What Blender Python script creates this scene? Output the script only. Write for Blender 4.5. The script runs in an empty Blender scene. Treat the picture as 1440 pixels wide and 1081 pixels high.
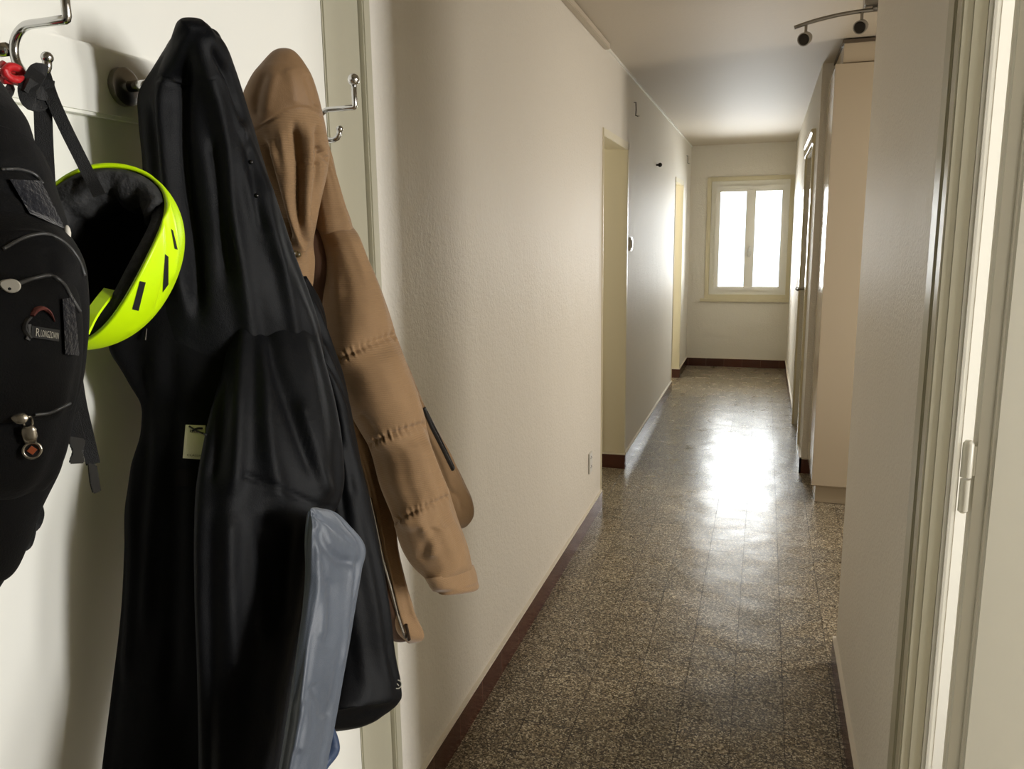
import bpy, bmesh, math, random
import numpy as np
from mathutils import Vector, Matrix
from mathutils.bvhtree import BVHTree

scene = bpy.context.scene
COL = scene.collection
rng = random.Random(7)

# ------------------------------------------------------------------ camera
CF, CYAW, CPITCH, CROLL, CH = 1113.44, math.radians(17.6493), math.radians(10.5601), math.radians(-0.82986), 1.5
UC, VC = 720.0, 540.5
def _rot():
    y, p, r = CYAW, CPITCH, CROLL
    fwd = np.array([-math.sin(y)*math.cos(p), math.cos(y)*math.cos(p), -math.sin(p)])
    right = np.array([math.cos(y), math.sin(y), 0.0]); up = np.cross(right, fwd)
    c, s = math.cos(r), math.sin(r)
    return np.stack([c*right+s*up, -s*right+c*up, fwd], 1)
RC = _rot(); CAM = np.array([0, 0, CH])
cam_data = bpy.data.cameras.new('camera'); cam = bpy.data.objects.new('camera', cam_data); COL.objects.link(cam)
cam_data.sensor_fit = 'HORIZONTAL'; cam_data.sensor_width = 36.0; cam_data.lens = CF/1440*36.0
cam_data.clip_start = 0.02; cam_data.clip_end = 200
M = Matrix(((RC[0,0], RC[0,1], -RC[0,2], 0), (RC[1,0], RC[1,1], -RC[1,2], 0), (RC[2,0], RC[2,1], -RC[2,2], CH), (0,0,0,1)))
cam.matrix_world = M
scene.camera = cam

# ------------------------------------------------------------------ world, lights, exposure
scene.view_settings.view_transform = 'Standard'
scene.view_settings.look = 'None'
scene.view_settings.exposure = 0.2
scene.view_settings.gamma = 1.0
scene.view_settings.use_curve_mapping = False
try:
    scene.cycles.use_denoising = True
    scene.cycles.max_bounces = 10; scene.cycles.diffuse_bounces = 6; scene.cycles.glossy_bounces = 5
    scene.cycles.transparent_max_bounces = 12
    scene.cycles.sample_clamp_indirect = 6.0
    scene.cycles.caustics_reflective = False; scene.cycles.caustics_refractive = False
except Exception:
    pass
world = bpy.data.worlds.new('World'); scene.world = world; world.use_nodes = True
bg = world.node_tree.nodes['Background']; bg.inputs[0].default_value = (0.85, 0.92, 1.0, 1); bg.inputs[1].default_value = 3.5

def area(name, loc, aim, sx, sy, power, color, spread=180):
    d = bpy.data.lights.new(name, 'AREA'); d.shape = 'RECTANGLE'; d.size = sx; d.size_y = sy; d.energy = power; d.color = color; d.spread = math.radians(spread)
    o = bpy.data.objects.new(name, d); COL.objects.link(o); o.location = loc
    v = Vector(aim) - Vector(loc)
    o.rotation_euler = v.to_track_quat('-Z', 'Y').to_euler()
    return o
# daylight: window of the room on the right, window of the side hall, end window of the corridor; the fill lamps are added
area('daylight_room_window', (4.45, 0.58, 1.50), (-0.8, 0.90, 1.30), 0.40, 1.5, 92, (1.0, 0.99, 0.97), 150)
area('fill_room_far', (4.45, 1.60, 1.55), (-0.8, 0.80, 1.30), 0.5, 1.4, 42, (1.0, 0.99, 0.97), 150)  # added fill for the space behind the open leaf, not a known window
area('daylight_side_hall', (2.20, 4.02, 1.40), (-0.8, 3.65, 0.8), 0.5, 1.4, 25, (1.0, 0.92, 0.81), 125)
area('fill_near_passage', (-2.08, 4.62, 1.45), (0.3, 4.75, 1.2), 0.6, 1.5, 7, (1.0, 0.97, 0.90))  # added unseen fill that brightens the reveals of the first opening
area('fill_far_passage', (-2.08, 8.10, 1.45), (0.3, 8.3, 1.2), 0.6, 1.5, 24, (1.0, 0.99, 0.97))  # added unseen fill that lifts the end wall and right wall
area('daylight_end_window', (-0.17, 9.62, 1.50), (-0.17, 6.0, 1.25), 1.5, 1.9, 170, (0.985, 0.99, 1.0), 165)

# ------------------------------------------------------------------ pixel helpers (survey of the place from the photograph)
def ray(u, v): return RC @ np.array([(u-UC)/CF, -(v-VC)/CF, 1.0])
def onx(u, v, x): d = ray(u, v); return CAM + d*(x/d[0])
def ony(u, v, y): d = ray(u, v); return CAM + d*(y/d[1])
def onz(u, v, z): d = ray(u, v); return CAM + d*((z-CH)/d[2])
def proj(Pt):
    c = (np.asarray(Pt) - CAM) @ RC
    return np.stack([UC + CF*c[..., 0]/c[..., 2], VC - CF*c[..., 1]/c[..., 2]], -1)

# ------------------------------------------------------------------ materials
def lin(c): return tuple(((x/255)/12.92 if x/255 <= 0.04045 else ((x/255+0.055)/1.055)**2.4) for x in c)
def nodes_of(name):
    m = bpy.data.materials.new(name); m.use_nodes = True
    nt = m.node_tree
    return m, nt, nt.nodes, nt.links, nt.nodes['Principled BSDF']
def plain(name, rgb, rough=0.5, metal=0.0, bump=0.0, scale=60.0, vary=0.0, spec=0.5, sheen=0.0, detail=4.0):
    """colour + optional noise bump and slight tone variation, all in object coordinates"""
    m, nt, N, L, b = nodes_of(name)
    b.inputs['Base Color'].default_value = (*lin(rgb), 1); b.inputs['Roughness'].default_value = rough
    b.inputs['Metallic'].default_value = metal; b.inputs['Specular IOR Level'].default_value = spec
    if sheen: b.inputs['Sheen Weight'].default_value = sheen; b.inputs['Sheen Roughness'].default_value = 0.4
    if bump or vary:
        tc = N.new('ShaderNodeTexCoord'); no = N.new('ShaderNodeTexNoise'); no.inputs['Scale'].default_value = scale; no.inputs['Detail'].default_value = detail
        L.new(tc.outputs['Object'], no.inputs['Vector'])
        if bump:
            bp = N.new('ShaderNodeBump'); bp.inputs['Strength'].default_value = 1.0; bp.inputs['Distance'].default_value = bump
            L.new(no.outputs['Fac'], bp.inputs['Height']); L.new(bp.outputs['Normal'], b.inputs['Normal'])
        if vary:
            mr = N.new('ShaderNodeMapRange'); mr.inputs['From Min'].default_value = 0.3; mr.inputs['From Max'].default_value = 0.7
            mr.inputs['To Min'].default_value = 1-vary; mr.inputs['To Max'].default_value = 1+vary
            L.new(no.outputs['Fac'], mr.inputs['Value'])
            mx = N.new('ShaderNodeMix'); mx.data_type = 'RGBA'; mx.blend_type = 'MULTIPLY'; mx.inputs['Factor'].default_value = 1.0
            mx.inputs['A'].default_value = (*lin(rgb), 1); L.new(mr.outputs['Result'], mx.inputs['B']); L.new(mx.outputs['Result'], b.inputs['Base Color'])
    return m

def plaster(name, rgb, rough=0.42, amp=0.0016, scale=95):
    m, nt, N, L, b = nodes_of(name)
    b.inputs['Base Color'].default_value = (*lin(rgb), 1); b.inputs['Roughness'].default_value = rough; b.inputs['Specular IOR Level'].default_value = 0.22
    tc = N.new('ShaderNodeTexCoord')
    n1 = N.new('ShaderNodeTexNoise'); n1.inputs['Scale'].default_value = scale; n1.inputs['Detail'].default_value = 3; n1.inputs['Roughness'].default_value = 0.55
    n2 = N.new('ShaderNodeTexNoise'); n2.inputs['Scale'].default_value = 3.0; n2.inputs['Detail'].default_value = 2
    L.new(tc.outputs['Object'], n1.inputs['Vector']); L.new(tc.outputs['Object'], n2.inputs['Vector'])
    ad = N.new('ShaderNodeMath'); ad.operation = 'MULTIPLY_ADD'; ad.inputs[1].default_value = 2.5
    L.new(n2.outputs['Fac'], ad.inputs[0]); L.new(n1.outputs['Fac'], ad.inputs[2])
    mp = N.new('ShaderNodeMapping'); mp.inputs['Scale'].default_value = (1, 1, 0.6); L.new(tc.outputs['Object'], mp.inputs['Vector'])
    n4 = N.new('ShaderNodeTexNoise'); n4.inputs['Scale'].default_value = 30; n4.inputs['Detail'].default_value = 3; L.new(mp.outputs['Vector'], n4.inputs['Vector'])
    a2 = N.new('ShaderNodeMath'); a2.operation = 'MULTIPLY_ADD'; a2.inputs[1].default_value = 0.55; L.new(n4.outputs['Fac'], a2.inputs[0]); L.new(ad.outputs['Value'], a2.inputs[2]); ad = a2
    bp = N.new('ShaderNodeBump'); bp.inputs['Distance'].default_value = amp; bp.inputs['Strength'].default_value = 1
    L.new(ad.outputs['Value'], bp.inputs['Height']); L.new(bp.outputs['Normal'], b.inputs['Normal'])
    return m

def terrazzo():
    m, nt, N, L, b = nodes_of('terrazzo_tiles')
    tc = N.new('ShaderNodeTexCoord')
    mp = N.new('ShaderNodeMapping'); mp.inputs['Location'].default_value = (0.04, 0.02, 0)
    L.new(tc.outputs['Object'], mp.inputs['Vector'])
    vo = N.new('ShaderNodeTexVoronoi'); vo.inputs['Scale'].default_value = 215; L.new(tc.outputs['Object'], vo.inputs['Vector'])
    sep = N.new('ShaderNodeSeparateColor'); L.new(vo.outputs['Color'], sep.inputs['Color'])
    cr = N.new('ShaderNodeValToRGB'); e = cr.color_ramp; e.interpolation = 'CONSTANT'
    e.elements[0].position = 0; e.elements[0].color = (*lin((74, 66, 55)), 1)
    e.elements[1].position = 0.28; e.elements[1].color = (*lin((110, 100, 83)), 1)
    for p_, c_ in ((0.50, (137, 125, 105)), (0.68, (160, 148, 126)), (0.83, (194, 184, 162)), (0.95, (214, 207, 188))):
        q = e.elements.new(p_); q.color = (*lin(c_), 1)
    L.new(sep.outputs['Red'], cr.inputs['Fac'])
    br = N.new('ShaderNodeTexBrick'); br.offset = 0.0; br.squash = 1.0
    br.inputs['Scale'].default_value = 1.0; br.inputs['Brick Width'].default_value = 0.156; br.inputs['Row Height'].default_value = 0.156
    br.inputs['Mortar Size'].default_value = 0.0017; br.inputs['Mortar Smooth'].default_value = 0.3; br.inputs['Bias'].default_value = 0
    br.inputs['Color1'].default_value = (0.86, 0.86, 0.86, 1); br.inputs['Color2'].default_value = (1.08, 1.06, 1.03, 1); br.inputs['Mortar'].default_value = (0.33, 0.31, 0.29, 1)
    L.new(mp.outputs['Vector'], br.inputs['Vector'])
    mx = N.new('ShaderNodeMix'); mx.data_type = 'RGBA'; mx.blend_type = 'MULTIPLY'; mx.inputs['Factor'].default_value = 1
    L.new(cr.outputs['Color'], mx.inputs['A']); L.new(br.outputs['Color'], mx.inputs['B']); L.new(mx.outputs['Result'], b.inputs['Base Color'])
    n2 = N.new('ShaderNodeTexNoise'); n2.inputs['Scale'].default_value = 9; n2.inputs['Detail'].default_value = 2; L.new(tc.outputs['Object'], n2.inputs['Vector'])
    mr = N.new('ShaderNodeMapRange'); mr.inputs['To Min'].default_value = 0.22; mr.inputs['To Max'].default_value = 0.36; L.new(n2.outputs['Fac'], mr.inputs['Value'])
    L.new(mr.outputs['Result'], b.inputs['Roughness']); b.inputs['Specular IOR Level'].default_value = 0.24
    # each tile sits very slightly higher, lower or tilted: slow noise plus a joint groove
    n3 = N.new('ShaderNodeTexNoise'); n3.inputs['Scale'].default_value = 5.5; n3.inputs['Detail'].default_value = 1; L.new(tc.outputs['Object'], n3.inputs['Vector'])
    ma = N.new('ShaderNodeMath'); ma.operation = 'MULTIPLY_ADD'; ma.inputs[1].default_value = -0.25; L.new(br.outputs['Fac'], ma.inputs[0]); L.new(n3.outputs['Fac'], ma.inputs[2])
    def vm(op, a, b_=None):
        q = N.new('ShaderNodeVectorMath'); q.operation = op; L.new(a, q.inputs[0])
        if b_ is not None:
            if isinstance(b_, tuple): q.inputs[1].default_value = b_
            else: L.new(b_, q.inputs[1])
        return q
    cell = vm('MULTIPLY', mp.outputs['Vector'], (1/0.156, 1/0.156, 0)); fl_ = vm('FLOOR', cell.outputs[0]); fr_ = vm('FRACTION', cell.outputs[0])
    wn = N.new('ShaderNodeTexWhiteNoise'); wn.noise_dimensions = '3D'; L.new(fl_.outputs[0], wn.inputs['Vector'])
    dot = vm('DOT_PRODUCT', vm('SUBTRACT', fr_.outputs[0], (0.5, 0.5, 0)).outputs[0], vm('SUBTRACT', wn.outputs['Color'], (0.5, 0.5, 0.5)).outputs[0])
    m2 = N.new('ShaderNodeMath'); m2.operation = 'MULTIPLY_ADD'; m2.inputs[1].default_value = 0.55; L.new(dot.outputs['Value'], m2.inputs[0]); L.new(ma.outputs['Value'], m2.inputs[2]); ma = m2
    bp = N.new('ShaderNodeBump'); bp.inputs['Distance'].default_value = 0.0035; L.new(ma.outputs['Value'], bp.inputs['Height']); L.new(bp.outputs['Normal'], b.inputs['Normal'])
    return m

def base_tiles(axis):
    m, nt, N, L, b = nodes_of('brown_base_tiles_'+axis)
    tc = N.new('ShaderNodeTexCoord'); sp = N.new('ShaderNodeSeparateXYZ'); cb = N.new('ShaderNodeCombineXYZ')
    L.new(tc.outputs['Object'], sp.inputs[0]); L.new(sp.outputs[axis], cb.inputs['X'])
    br = N.new('ShaderNodeTexBrick'); br.offset = 0.0
    br.inputs['Scale'].default_value = 1.0; br.inputs['Brick Width'].default_value = 0.20; br.inputs['Row Height'].default_value = 1.0
    br.inputs['Mortar Size'].default_value = 0.0022; br.inputs['Mortar Smooth'].default_value = 0.2
    br.inputs['Color1'].default_value = (*lin((88, 52, 42)), 1); br.inputs['Color2'].default_value = (*lin((74, 44, 37)), 1); br.inputs['Mortar'].default_value = (*lin((112, 88, 76)), 1)
    cb.inputs['Y'].default_value = 0.5
    L.new(cb.outputs[0], br.inputs['Vector']); L.new(br.outputs['Color'], b.inputs['Base Color'])
    b.inputs['Roughness'].default_value = 0.22
    return m

def cloth(name, rgb, rough=0.62, rib=0.0, ribscale=900.0, weave=0.0003, wscale=900, sheen=0.15, vary=0.06, spec=0.4):
    m, nt, N, L, b = nodes_of(name)
    tc = N.new('ShaderNodeTexCoord')
    b.inputs['Roughness'].default_value = rough; b.inputs['Specular IOR Level'].default_value = spec
    b.inputs['Sheen Weight'].default_value = sheen; b.inputs['Sheen Roughness'].default_value = 0.45
    n1 = N.new('ShaderNodeTexNoise'); n1.inputs['Scale'].default_value = wscale; n1.inputs['Detail'].default_value = 2; L.new(tc.outputs['Object'], n1.inputs['Vector'])
    n2 = N.new('ShaderNodeTexNoise'); n2.inputs['Scale'].default_value = 22; n2.inputs['Detail'].default_value = 4; L.new(tc.outputs['Object'], n2.inputs['Vector'])
    mr = N.new('ShaderNodeMapRange'); mr.inputs['From Min'].default_value = 0.3; mr.inputs['From Max'].default_value = 0.7
    mr.inputs['To Min'].default_value = 1-vary; mr.inputs['To Max'].default_value = 1+vary; L.new(n2.outputs['Fac'], mr.inputs['Value'])
    mx = N.new('ShaderNodeMix'); mx.data_type = 'RGBA'; mx.blend_type = 'MULTIPLY'; mx.inputs['Factor'].default_value = 1
    mx.inputs['A'].default_value = (*lin(rgb), 1); L.new(mr.outputs['Result'], mx.inputs['B']); L.new(mx.outputs['Result'], b.inputs['Base Color'])
    b1 = N.new('ShaderNodeBump'); b1.inputs['Distance'].default_value = weave; L.new(n1.outputs['Fac'], b1.inputs['Height'])
    b2 = N.new('ShaderNodeBump'); b2.inputs['Distance'].default_value = 0.0022; L.new(n2.outputs['Fac'], b2.inputs['Height']); L.new(b1.outputs['Normal'], b2.inputs['Normal'])
    last = b2
    if rib:
        w = N.new('ShaderNodeTexWave'); w.wave_type = 'BANDS'; w.bands_direction = 'Z'; w.inputs['Scale'].default_value = ribscale; w.inputs['Distortion'].default_value = 0.35; w.inputs['Detail'].default_value = 1; w.inputs['Detail Scale'].default_value = 0.3
        L.new(tc.outputs['Object'], w.inputs['Vector'])
        b3 = N.new('ShaderNodeBump'); b3.inputs['Distance'].default_value = rib; L.new(w.outputs['Fac'], b3.inputs['Height']); L.new(b2.outputs['Normal'], b3.inputs['Normal']); last = b3
    L.new(last.outputs['Normal'], b.inputs['Normal'])
    return m

def pane_glass():
    m, nt, N, L, b = nodes_of('window_glass'); N.remove(b)
    out = N['Material Output']; t = N.new('ShaderNodeBsdfTransparent'); g = N.new('ShaderNodeBsdfGlossy'); g.inputs['Roughness'].default_value = 0.03
    t.inputs['Color'].default_value = (0.96, 0.97, 0.96, 1)
    f = N.new('ShaderNodeFresnel'); f.inputs['IOR'].default_value = 1.45; x = N.new('ShaderNodeMixShader')
    L.new(f.outputs[0], x.inputs[0]); L.new(t.outputs[0], x.inputs[1]); L.new(g.outputs[0], x.inputs[2]); L.new(x.outputs[0], out.inputs['Surface'])
    return m

MT = dict(
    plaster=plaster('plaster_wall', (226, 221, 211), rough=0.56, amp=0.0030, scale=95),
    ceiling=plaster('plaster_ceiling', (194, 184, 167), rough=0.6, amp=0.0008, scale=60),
    roomwhite=plain('white_room_wall', (236, 236, 232), 0.6),
    white=plain('white_satin_paint', (233, 232, 224), 0.38, bump=0.0003, scale=25),
    casing=plain('beige_gloss_paint', (186, 182, 162), 0.33, bump=0.0003, scale=40),
    leaf=plain('brushed_beige_paint', (200, 197, 184), 0.36, bump=0.0004, scale=30),
    cream=plain('cream_paint', (228, 221, 198), 0.4, bump=0.0004, scale=40),
    grout=plain('pale_grout', (222, 214, 200), 0.6),
    winwhite=plain('white_window_paint', (238, 236, 228), 0.3),
    wincase=plain('cream_window_casing', (212, 203, 174), 0.35),
    floor=terrazzo(), basex=base_tiles('X'), basey=base_tiles('Y'),
    lam=plain('cream_laminate', (194, 180, 158), 0.16),
    lamtop=plain('dark_joint', (92, 80, 66), 0.5),
    chrome=plain('chrome', (205, 205, 205), 0.14, 1.0), steel=plain('brushed_steel', (150, 146, 140), 0.3, 1.0),
    darkmetal=plain('dark_metal', (50, 46, 42), 0.35, 0.8), lens=plain('lamp_lens', (190, 186, 178), 0.15),
    plastic=plain('white_plastic', (214, 212, 206), 0.35), blackplastic=plain('black_plastic', (14, 14, 15), 0.28),
    greyplastic=plain('grey_plastic', (120, 118, 112), 0.4),
    nylon=cloth('black_nylon', (6, 7, 10), 0.58, vary=0.12, sheen=0.0, spec=0.15),
    lining=cloth('black_lining', (8, 8, 9), 0.85, vary=0.1, sheen=0.0, spec=0.1),
    slate=cloth('slate_blue_nylon', (80, 87, 98), 0.45, vary=0.08),
    navy=cloth('navy_nylon', (44, 60, 88), 0.5, vary=0.08),
    tan=cloth('tan_ripstop', (134, 106, 75), 0.75, rib=0.00022, ribscale=95, sheen=0.2, vary=0.04, spec=0.25),
    tansmooth=cloth('tan_hood_cloth', (126, 98, 68), 0.6, sheen=0.12, vary=0.04, spec=0.3),
    brownlining=cloth('brown_lining', (74, 48, 30), 0.8, vary=0.06, sheen=0.05),
    zipper=plain('bronze_zip', (62, 48, 38), 0.35, 0.7, bump=0.0012, scale=420),
    zipblack=plain('black_zip', (24, 20, 18), 0.35, 0.2, bump=0.001, scale=500),
    canvas=cloth('black_pack_cloth', (8, 8, 9), 0.8, weave=0.0004, wscale=700, vary=0.12, sheen=0.03, spec=0.2),
    fleece=cloth('black_fleece', (26, 27, 33), 0.9, weave=0.004, wscale=260, vary=0.3, sheen=0.35),
    webbing=cloth('black_webbing', (8, 8, 8), 0.6, weave=0.0006, wscale=1200, sheen=0.08),
    piping=plain('grey_piping', (60, 60, 60), 0.4),
    neon=plain('neon_yellow_shell', (212, 255, 10), 0.34, bump=0.0002, scale=50),
    foam=plain('dark_foam', (50, 50, 50), 0.85, bump=0.003, scale=110, vary=0.25),
    blackin=plain('black_inside', (8, 8, 8), 0.8),
    red=plain('red_cord', (190, 30, 36), 0.45, bump=0.002, scale=120), nickel=plain('nickel', (176, 170, 158), 0.25, 0.9),
    palegrey=plain('pale_rubber', (205, 200, 188), 0.5),
    tagwhite=plain('label_cloth', (196, 190, 164), 0.7, bump=0.0002, scale=300), ink=plain('black_ink', (16, 15, 14), 0.6),
    logored=plain('dull_red_embroidery', (124, 66, 60), 0.7, bump=0.0008, scale=400), logogrey=plain('grey_embroidery', (84, 84, 84), 0.7),
    silver=plain('silver_thread', (190, 186, 172), 0.45), amber=plain('orange_enamel', (176, 92, 56), 0.3),
    olive=plain('olive_toggle', (72, 60, 34), 0.35), glass=pane_glass(),
)

# ------------------------------------------------------------------ object helpers
def link(o, parent=None):
    COL.objects.link(o)
    if parent is not None:
        o.parent = parent; o.matrix_parent_inverse = parent.matrix_world.inverted()
    return o
def tag(o, label=None, cat=None, group=None, kind=None):
    if label: o['label'] = label
    if cat: o['category'] = cat
    if group: o['group'] = group
    if kind: o['kind'] = kind
    return o
def thing(name, label, cat, loc, group=None):
    o = bpy.data.objects.new(name, None); o.empty_display_size = 0.05; COL.objects.link(o)
    o.location = loc; o.matrix_world = Matrix.Translation(loc)
    return tag(o, label, cat, group)
class MB:
    """collects boxes, tubes, sheets; builds them as ONE mesh object"""
    def __init__(s): s.v = []; s.f = []; s.fm = []
    def add(s, vs, fs, mi=0):
        k = len(s.v); s.v += [tuple(map(float, p)) for p in vs]; s.f += [tuple(i+k for i in f) for f in fs]; s.fm += [mi]*len(fs); return s
    def box(s, x0, x1, y0, y1, z0, z1, mi=0):
        return s.add([(x, y, z) for x in (x0, x1) for y in (y0, y1) for z in (z0, z1)],
                     [(0,1,3,2), (4,6,7,5), (0,4,5,1), (2,3,7,6), (0,2,6,4), (1,5,7,3)], mi)
    def tube(s, pts, r, n=10, cap=True, mi=0, flat=1.0, nrm=None):
        """sweep; r radius or list; flat<1 squashes the section along nrm"""
        P = [Vector(p) for p in pts]; k = len(P)
        R = list(r) if hasattr(r, '__len__') else [r]*k
        vs = []; prev = Vector(nrm) if nrm is not None else None
        for i in range(k):
            t = (P[min(i+1, k-1)] - P[max(i-1, 0)])
            t = t.normalized() if t.length > 1e-9 else Vector((0, 0, 1))
            ref = Vector(nrm) if nrm is not None else (prev if prev is not None else (Vector((0,0,1)) if abs(t.z) < 0.9 else Vector((1,0,0))))
            a = ref - t*ref.dot(t)
            if a.length < 1e-6: a = t.orthogonal()
            a.normalize(); b = t.cross(a); prev = a
            for j in range(n):
                th = 2*math.pi*j/n
                vs.append(P[i] + a*(math.cos(th)*R[i]*flat) + b*(math.sin(th)*R[i]))
        fs = [(i*n+j, i*n+(j+1)%n, (i+1)*n+(j+1)%n, (i+1)*n+j) for i in range(k-1) for j in range(n)]
        if cap: fs += [tuple(range(n-1, -1, -1)), tuple((k-1)*n+j for j in range(n))]
        return s.add(vs, fs, mi)
    def ribbon(s, pts, w, t, nrm, mi=0):
        """flat strap: width w across, thickness t along nrm"""
        P = [Vector(p) for p in pts]; k = len(P); vs = []
        for i in range(k):
            d = (P[min(i+1, k-1)] - P[max(i-1, 0)]).normalized(); a = Vector(nrm) - d*Vector(nrm).dot(d); a.normalize(); b = d.cross(a)
            for (q, e) in ((-1,-1), (1,-1), (1,1), (-1,1)): vs.append(P[i] + b*(q*w/2) + a*(e*t/2))
        fs = [(i*4+j, i*4+(j+1)%4, i*4+4+(j+1)%4, i*4+4+j) for i in range(k-1) for j in range(4)] + [(3,2,1,0), tuple((k-1)*4+j for j in range(4))]
        return s.add(vs, fs, mi)
    def ball(s, c, r, n=18, mi=0, sq=(1,1,1)):
        vs = []; m = n//2
        for i in range(m+1):
            ph = math.pi*i/m
            for j in range(n):
                th = 2*math.pi*j/n; vs.append((c[0]+r*sq[0]*math.sin(ph)*math.cos(th), c[1]+r*sq[1]*math.sin(ph)*math.sin(th), c[2]+r*sq[2]*math.cos(ph)))
        return s.add(vs, [(i*n+j, (i+1)*n+j, (i+1)*n+(j+1)%n, i*n+(j+1)%n) for i in range(m) for j in range(n)], mi)
    def build(s, name, mat, parent=None, smooth=False, bevel=0.0, seg=2):
        me = bpy.data.meshes.new(name); me.from_pydata(s.v, [], s.f)
        for m_ in (mat if isinstance(mat, (list, tuple)) else [mat]): me.materials.append(m_)
        for p, i in zip(me.polygons, s.fm): p.material_index = i
        bm = bmesh.new(); bm.from_mesh(me); bmesh.ops.remove_doubles(bm, verts=bm.verts, dist=1e-6)
        bmesh.ops.recalc_face_normals(bm, faces=bm.faces)
        if bevel: bmesh.ops.bevel(bm, geom=list(bm.edges), offset=bevel, segments=seg, affect='EDGES', clamp_overlap=True)
        bm.to_mesh(me); bm.free()
        if smooth:
            me.polygons.foreach_set('use_smooth', [True]*len(me.polygons))
        o = bpy.data.objects.new(name, me); link(o, parent)
        return o
def struct(o): o['kind'] = 'structure'; return o
def smooth_sharp(o, ang=35):
    me = o.data; me.polygons.foreach_set('use_smooth', [True]*len(me.polygons))
    bm = bmesh.new(); bm.from_mesh(me)
    for e in bm.edges:
        if len(e.link_faces) == 2 and e.calc_face_angle(0) > math.radians(ang): e.smooth = False
    bm.to_mesh(me); bm.free(); return o

def catmull(A, n):
    """resample rows of A (k x m) to n rows along a smooth curve"""
    A = np.asarray(A, float); k = len(A)
    d = np.r_[0, np.cumsum(np.maximum(1e-6, np.linalg.norm(np.diff(A[:, :3]+A[:, 3:6] if A.shape[1] >= 6 else A[:, :3], axis=0), axis=1)))]
    t = np.linspace(0, d[-1], n); T = np.zeros_like(A)
    for i in range(k):
        if i == 0: T[i] = (A[1]-A[0])/(d[1]-d[0])
        elif i == k-1: T[i] = (A[-1]-A[-2])/(d[-1]-d[-2])
        else:
            h0, h1 = d[i]-d[i-1], d[i+1]-d[i]; s0, s1 = (A[i]-A[i-1])/h0, (A[i+1]-A[i])/h1
            T[i] = (s0*h1 + s1*h0)/(h0+h1)
    out = np.zeros((n, A.shape[1]))
    for q, x in enumerate(t):
        i = min(k-2, max(0, np.searchsorted(d, x, 'right')-1)); h = d[i+1]-d[i]; s = (x-d[i])/h
        out[q] = (2*s**3-3*s*s+1)*A[i] + (s**3-2*s*s+s)*h*T[i] + (-2*s**3+3*s*s)*A[i+1] + (s**3-s*s)*h*T[i+1]
    return out

def seg_dist(Q, poly):
    """distance of points Q (n x 2) to a polyline, and the arc position 0..1 of the nearest point"""
    best = np.full(len(Q), 1e9); arc = np.zeros(len(Q)); poly = np.asarray(poly, float)
    ls = np.linalg.norm(np.diff(poly, axis=0), axis=1); tot = ls.sum(); acc = 0
    for i in range(len(poly)-1):
        a, b = poly[i], poly[i+1]; ab = b-a; t = np.clip(((Q-a) @ ab)/max(1e-9, ab @ ab), 0, 1)
        dd = np.linalg.norm(Q - (a + t[:, None]*ab), axis=1); m = dd < best
        best[m] = dd[m]; arc[m] = (acc + t[m]*ls[i])/tot; acc += ls[i]
    return best, arc, tot

def smooth_poly(poly, n=40):
    A = np.asarray(poly, float)
    if len(A) < 3: return A
    return catmull(np.c_[A, np.zeros((len(A), 1))], n)[:, :2]

def displace(Pg, Ng, feats):
    """fold and seam relief: feats are (kind, polyline in survey pixels, depth in metres, width in pixels[, wavelength])"""
    n0, n1 = Pg.shape[:2]; P = Pg.reshape(-1, 3); Nn = Ng.reshape(-1, 3)
    Q = proj(P); view = CAM - P; view /= np.linalg.norm(view, axis=1)[:, None]
    fac = np.clip((np.sum(Nn*view, 1)+0.05)/0.3, 0, 1); disp = np.zeros(len(P))
    for f in feats:
        kind, poly, amp, w = f[:4]; d, arc, tot = seg_dist(Q, smooth_poly(poly))
        tap = np.clip(np.minimum(arc, 1-arc)*8+0.15, 0, 1)
        if kind == 's': tap = 1.0                                   # seam: full depth to its ends
        if kind == 'p':                                             # gathered quilting seam
            lam = f[4]; ph = arc*tot/lam*2*np.pi
            disp += amp*np.exp(-(d/w)**2) + abs(amp)*0.36*(np.sin(ph)+0.6*np.sin(ph*1.73+1))*np.exp(-((d-w*0.8)/(w*1.3))**2)
        else: disp += amp*np.exp(-(d/w)**2)*tap
    return (P + Nn*(disp*fac)[:, None]).reshape(n0, n1, 3)

def grid_normals(G, C):
    du = np.roll(G, -1, 1) - np.roll(G, 1, 1); dv = np.gradient(G, axis=0)
    N = np.cross(du, dv); N /= np.maximum(1e-12, np.linalg.norm(N, axis=2))[:, :, None]
    s = np.sum(N*(G-C), axis=(0, 1, 2)); return N if s > 0 else -N

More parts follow.
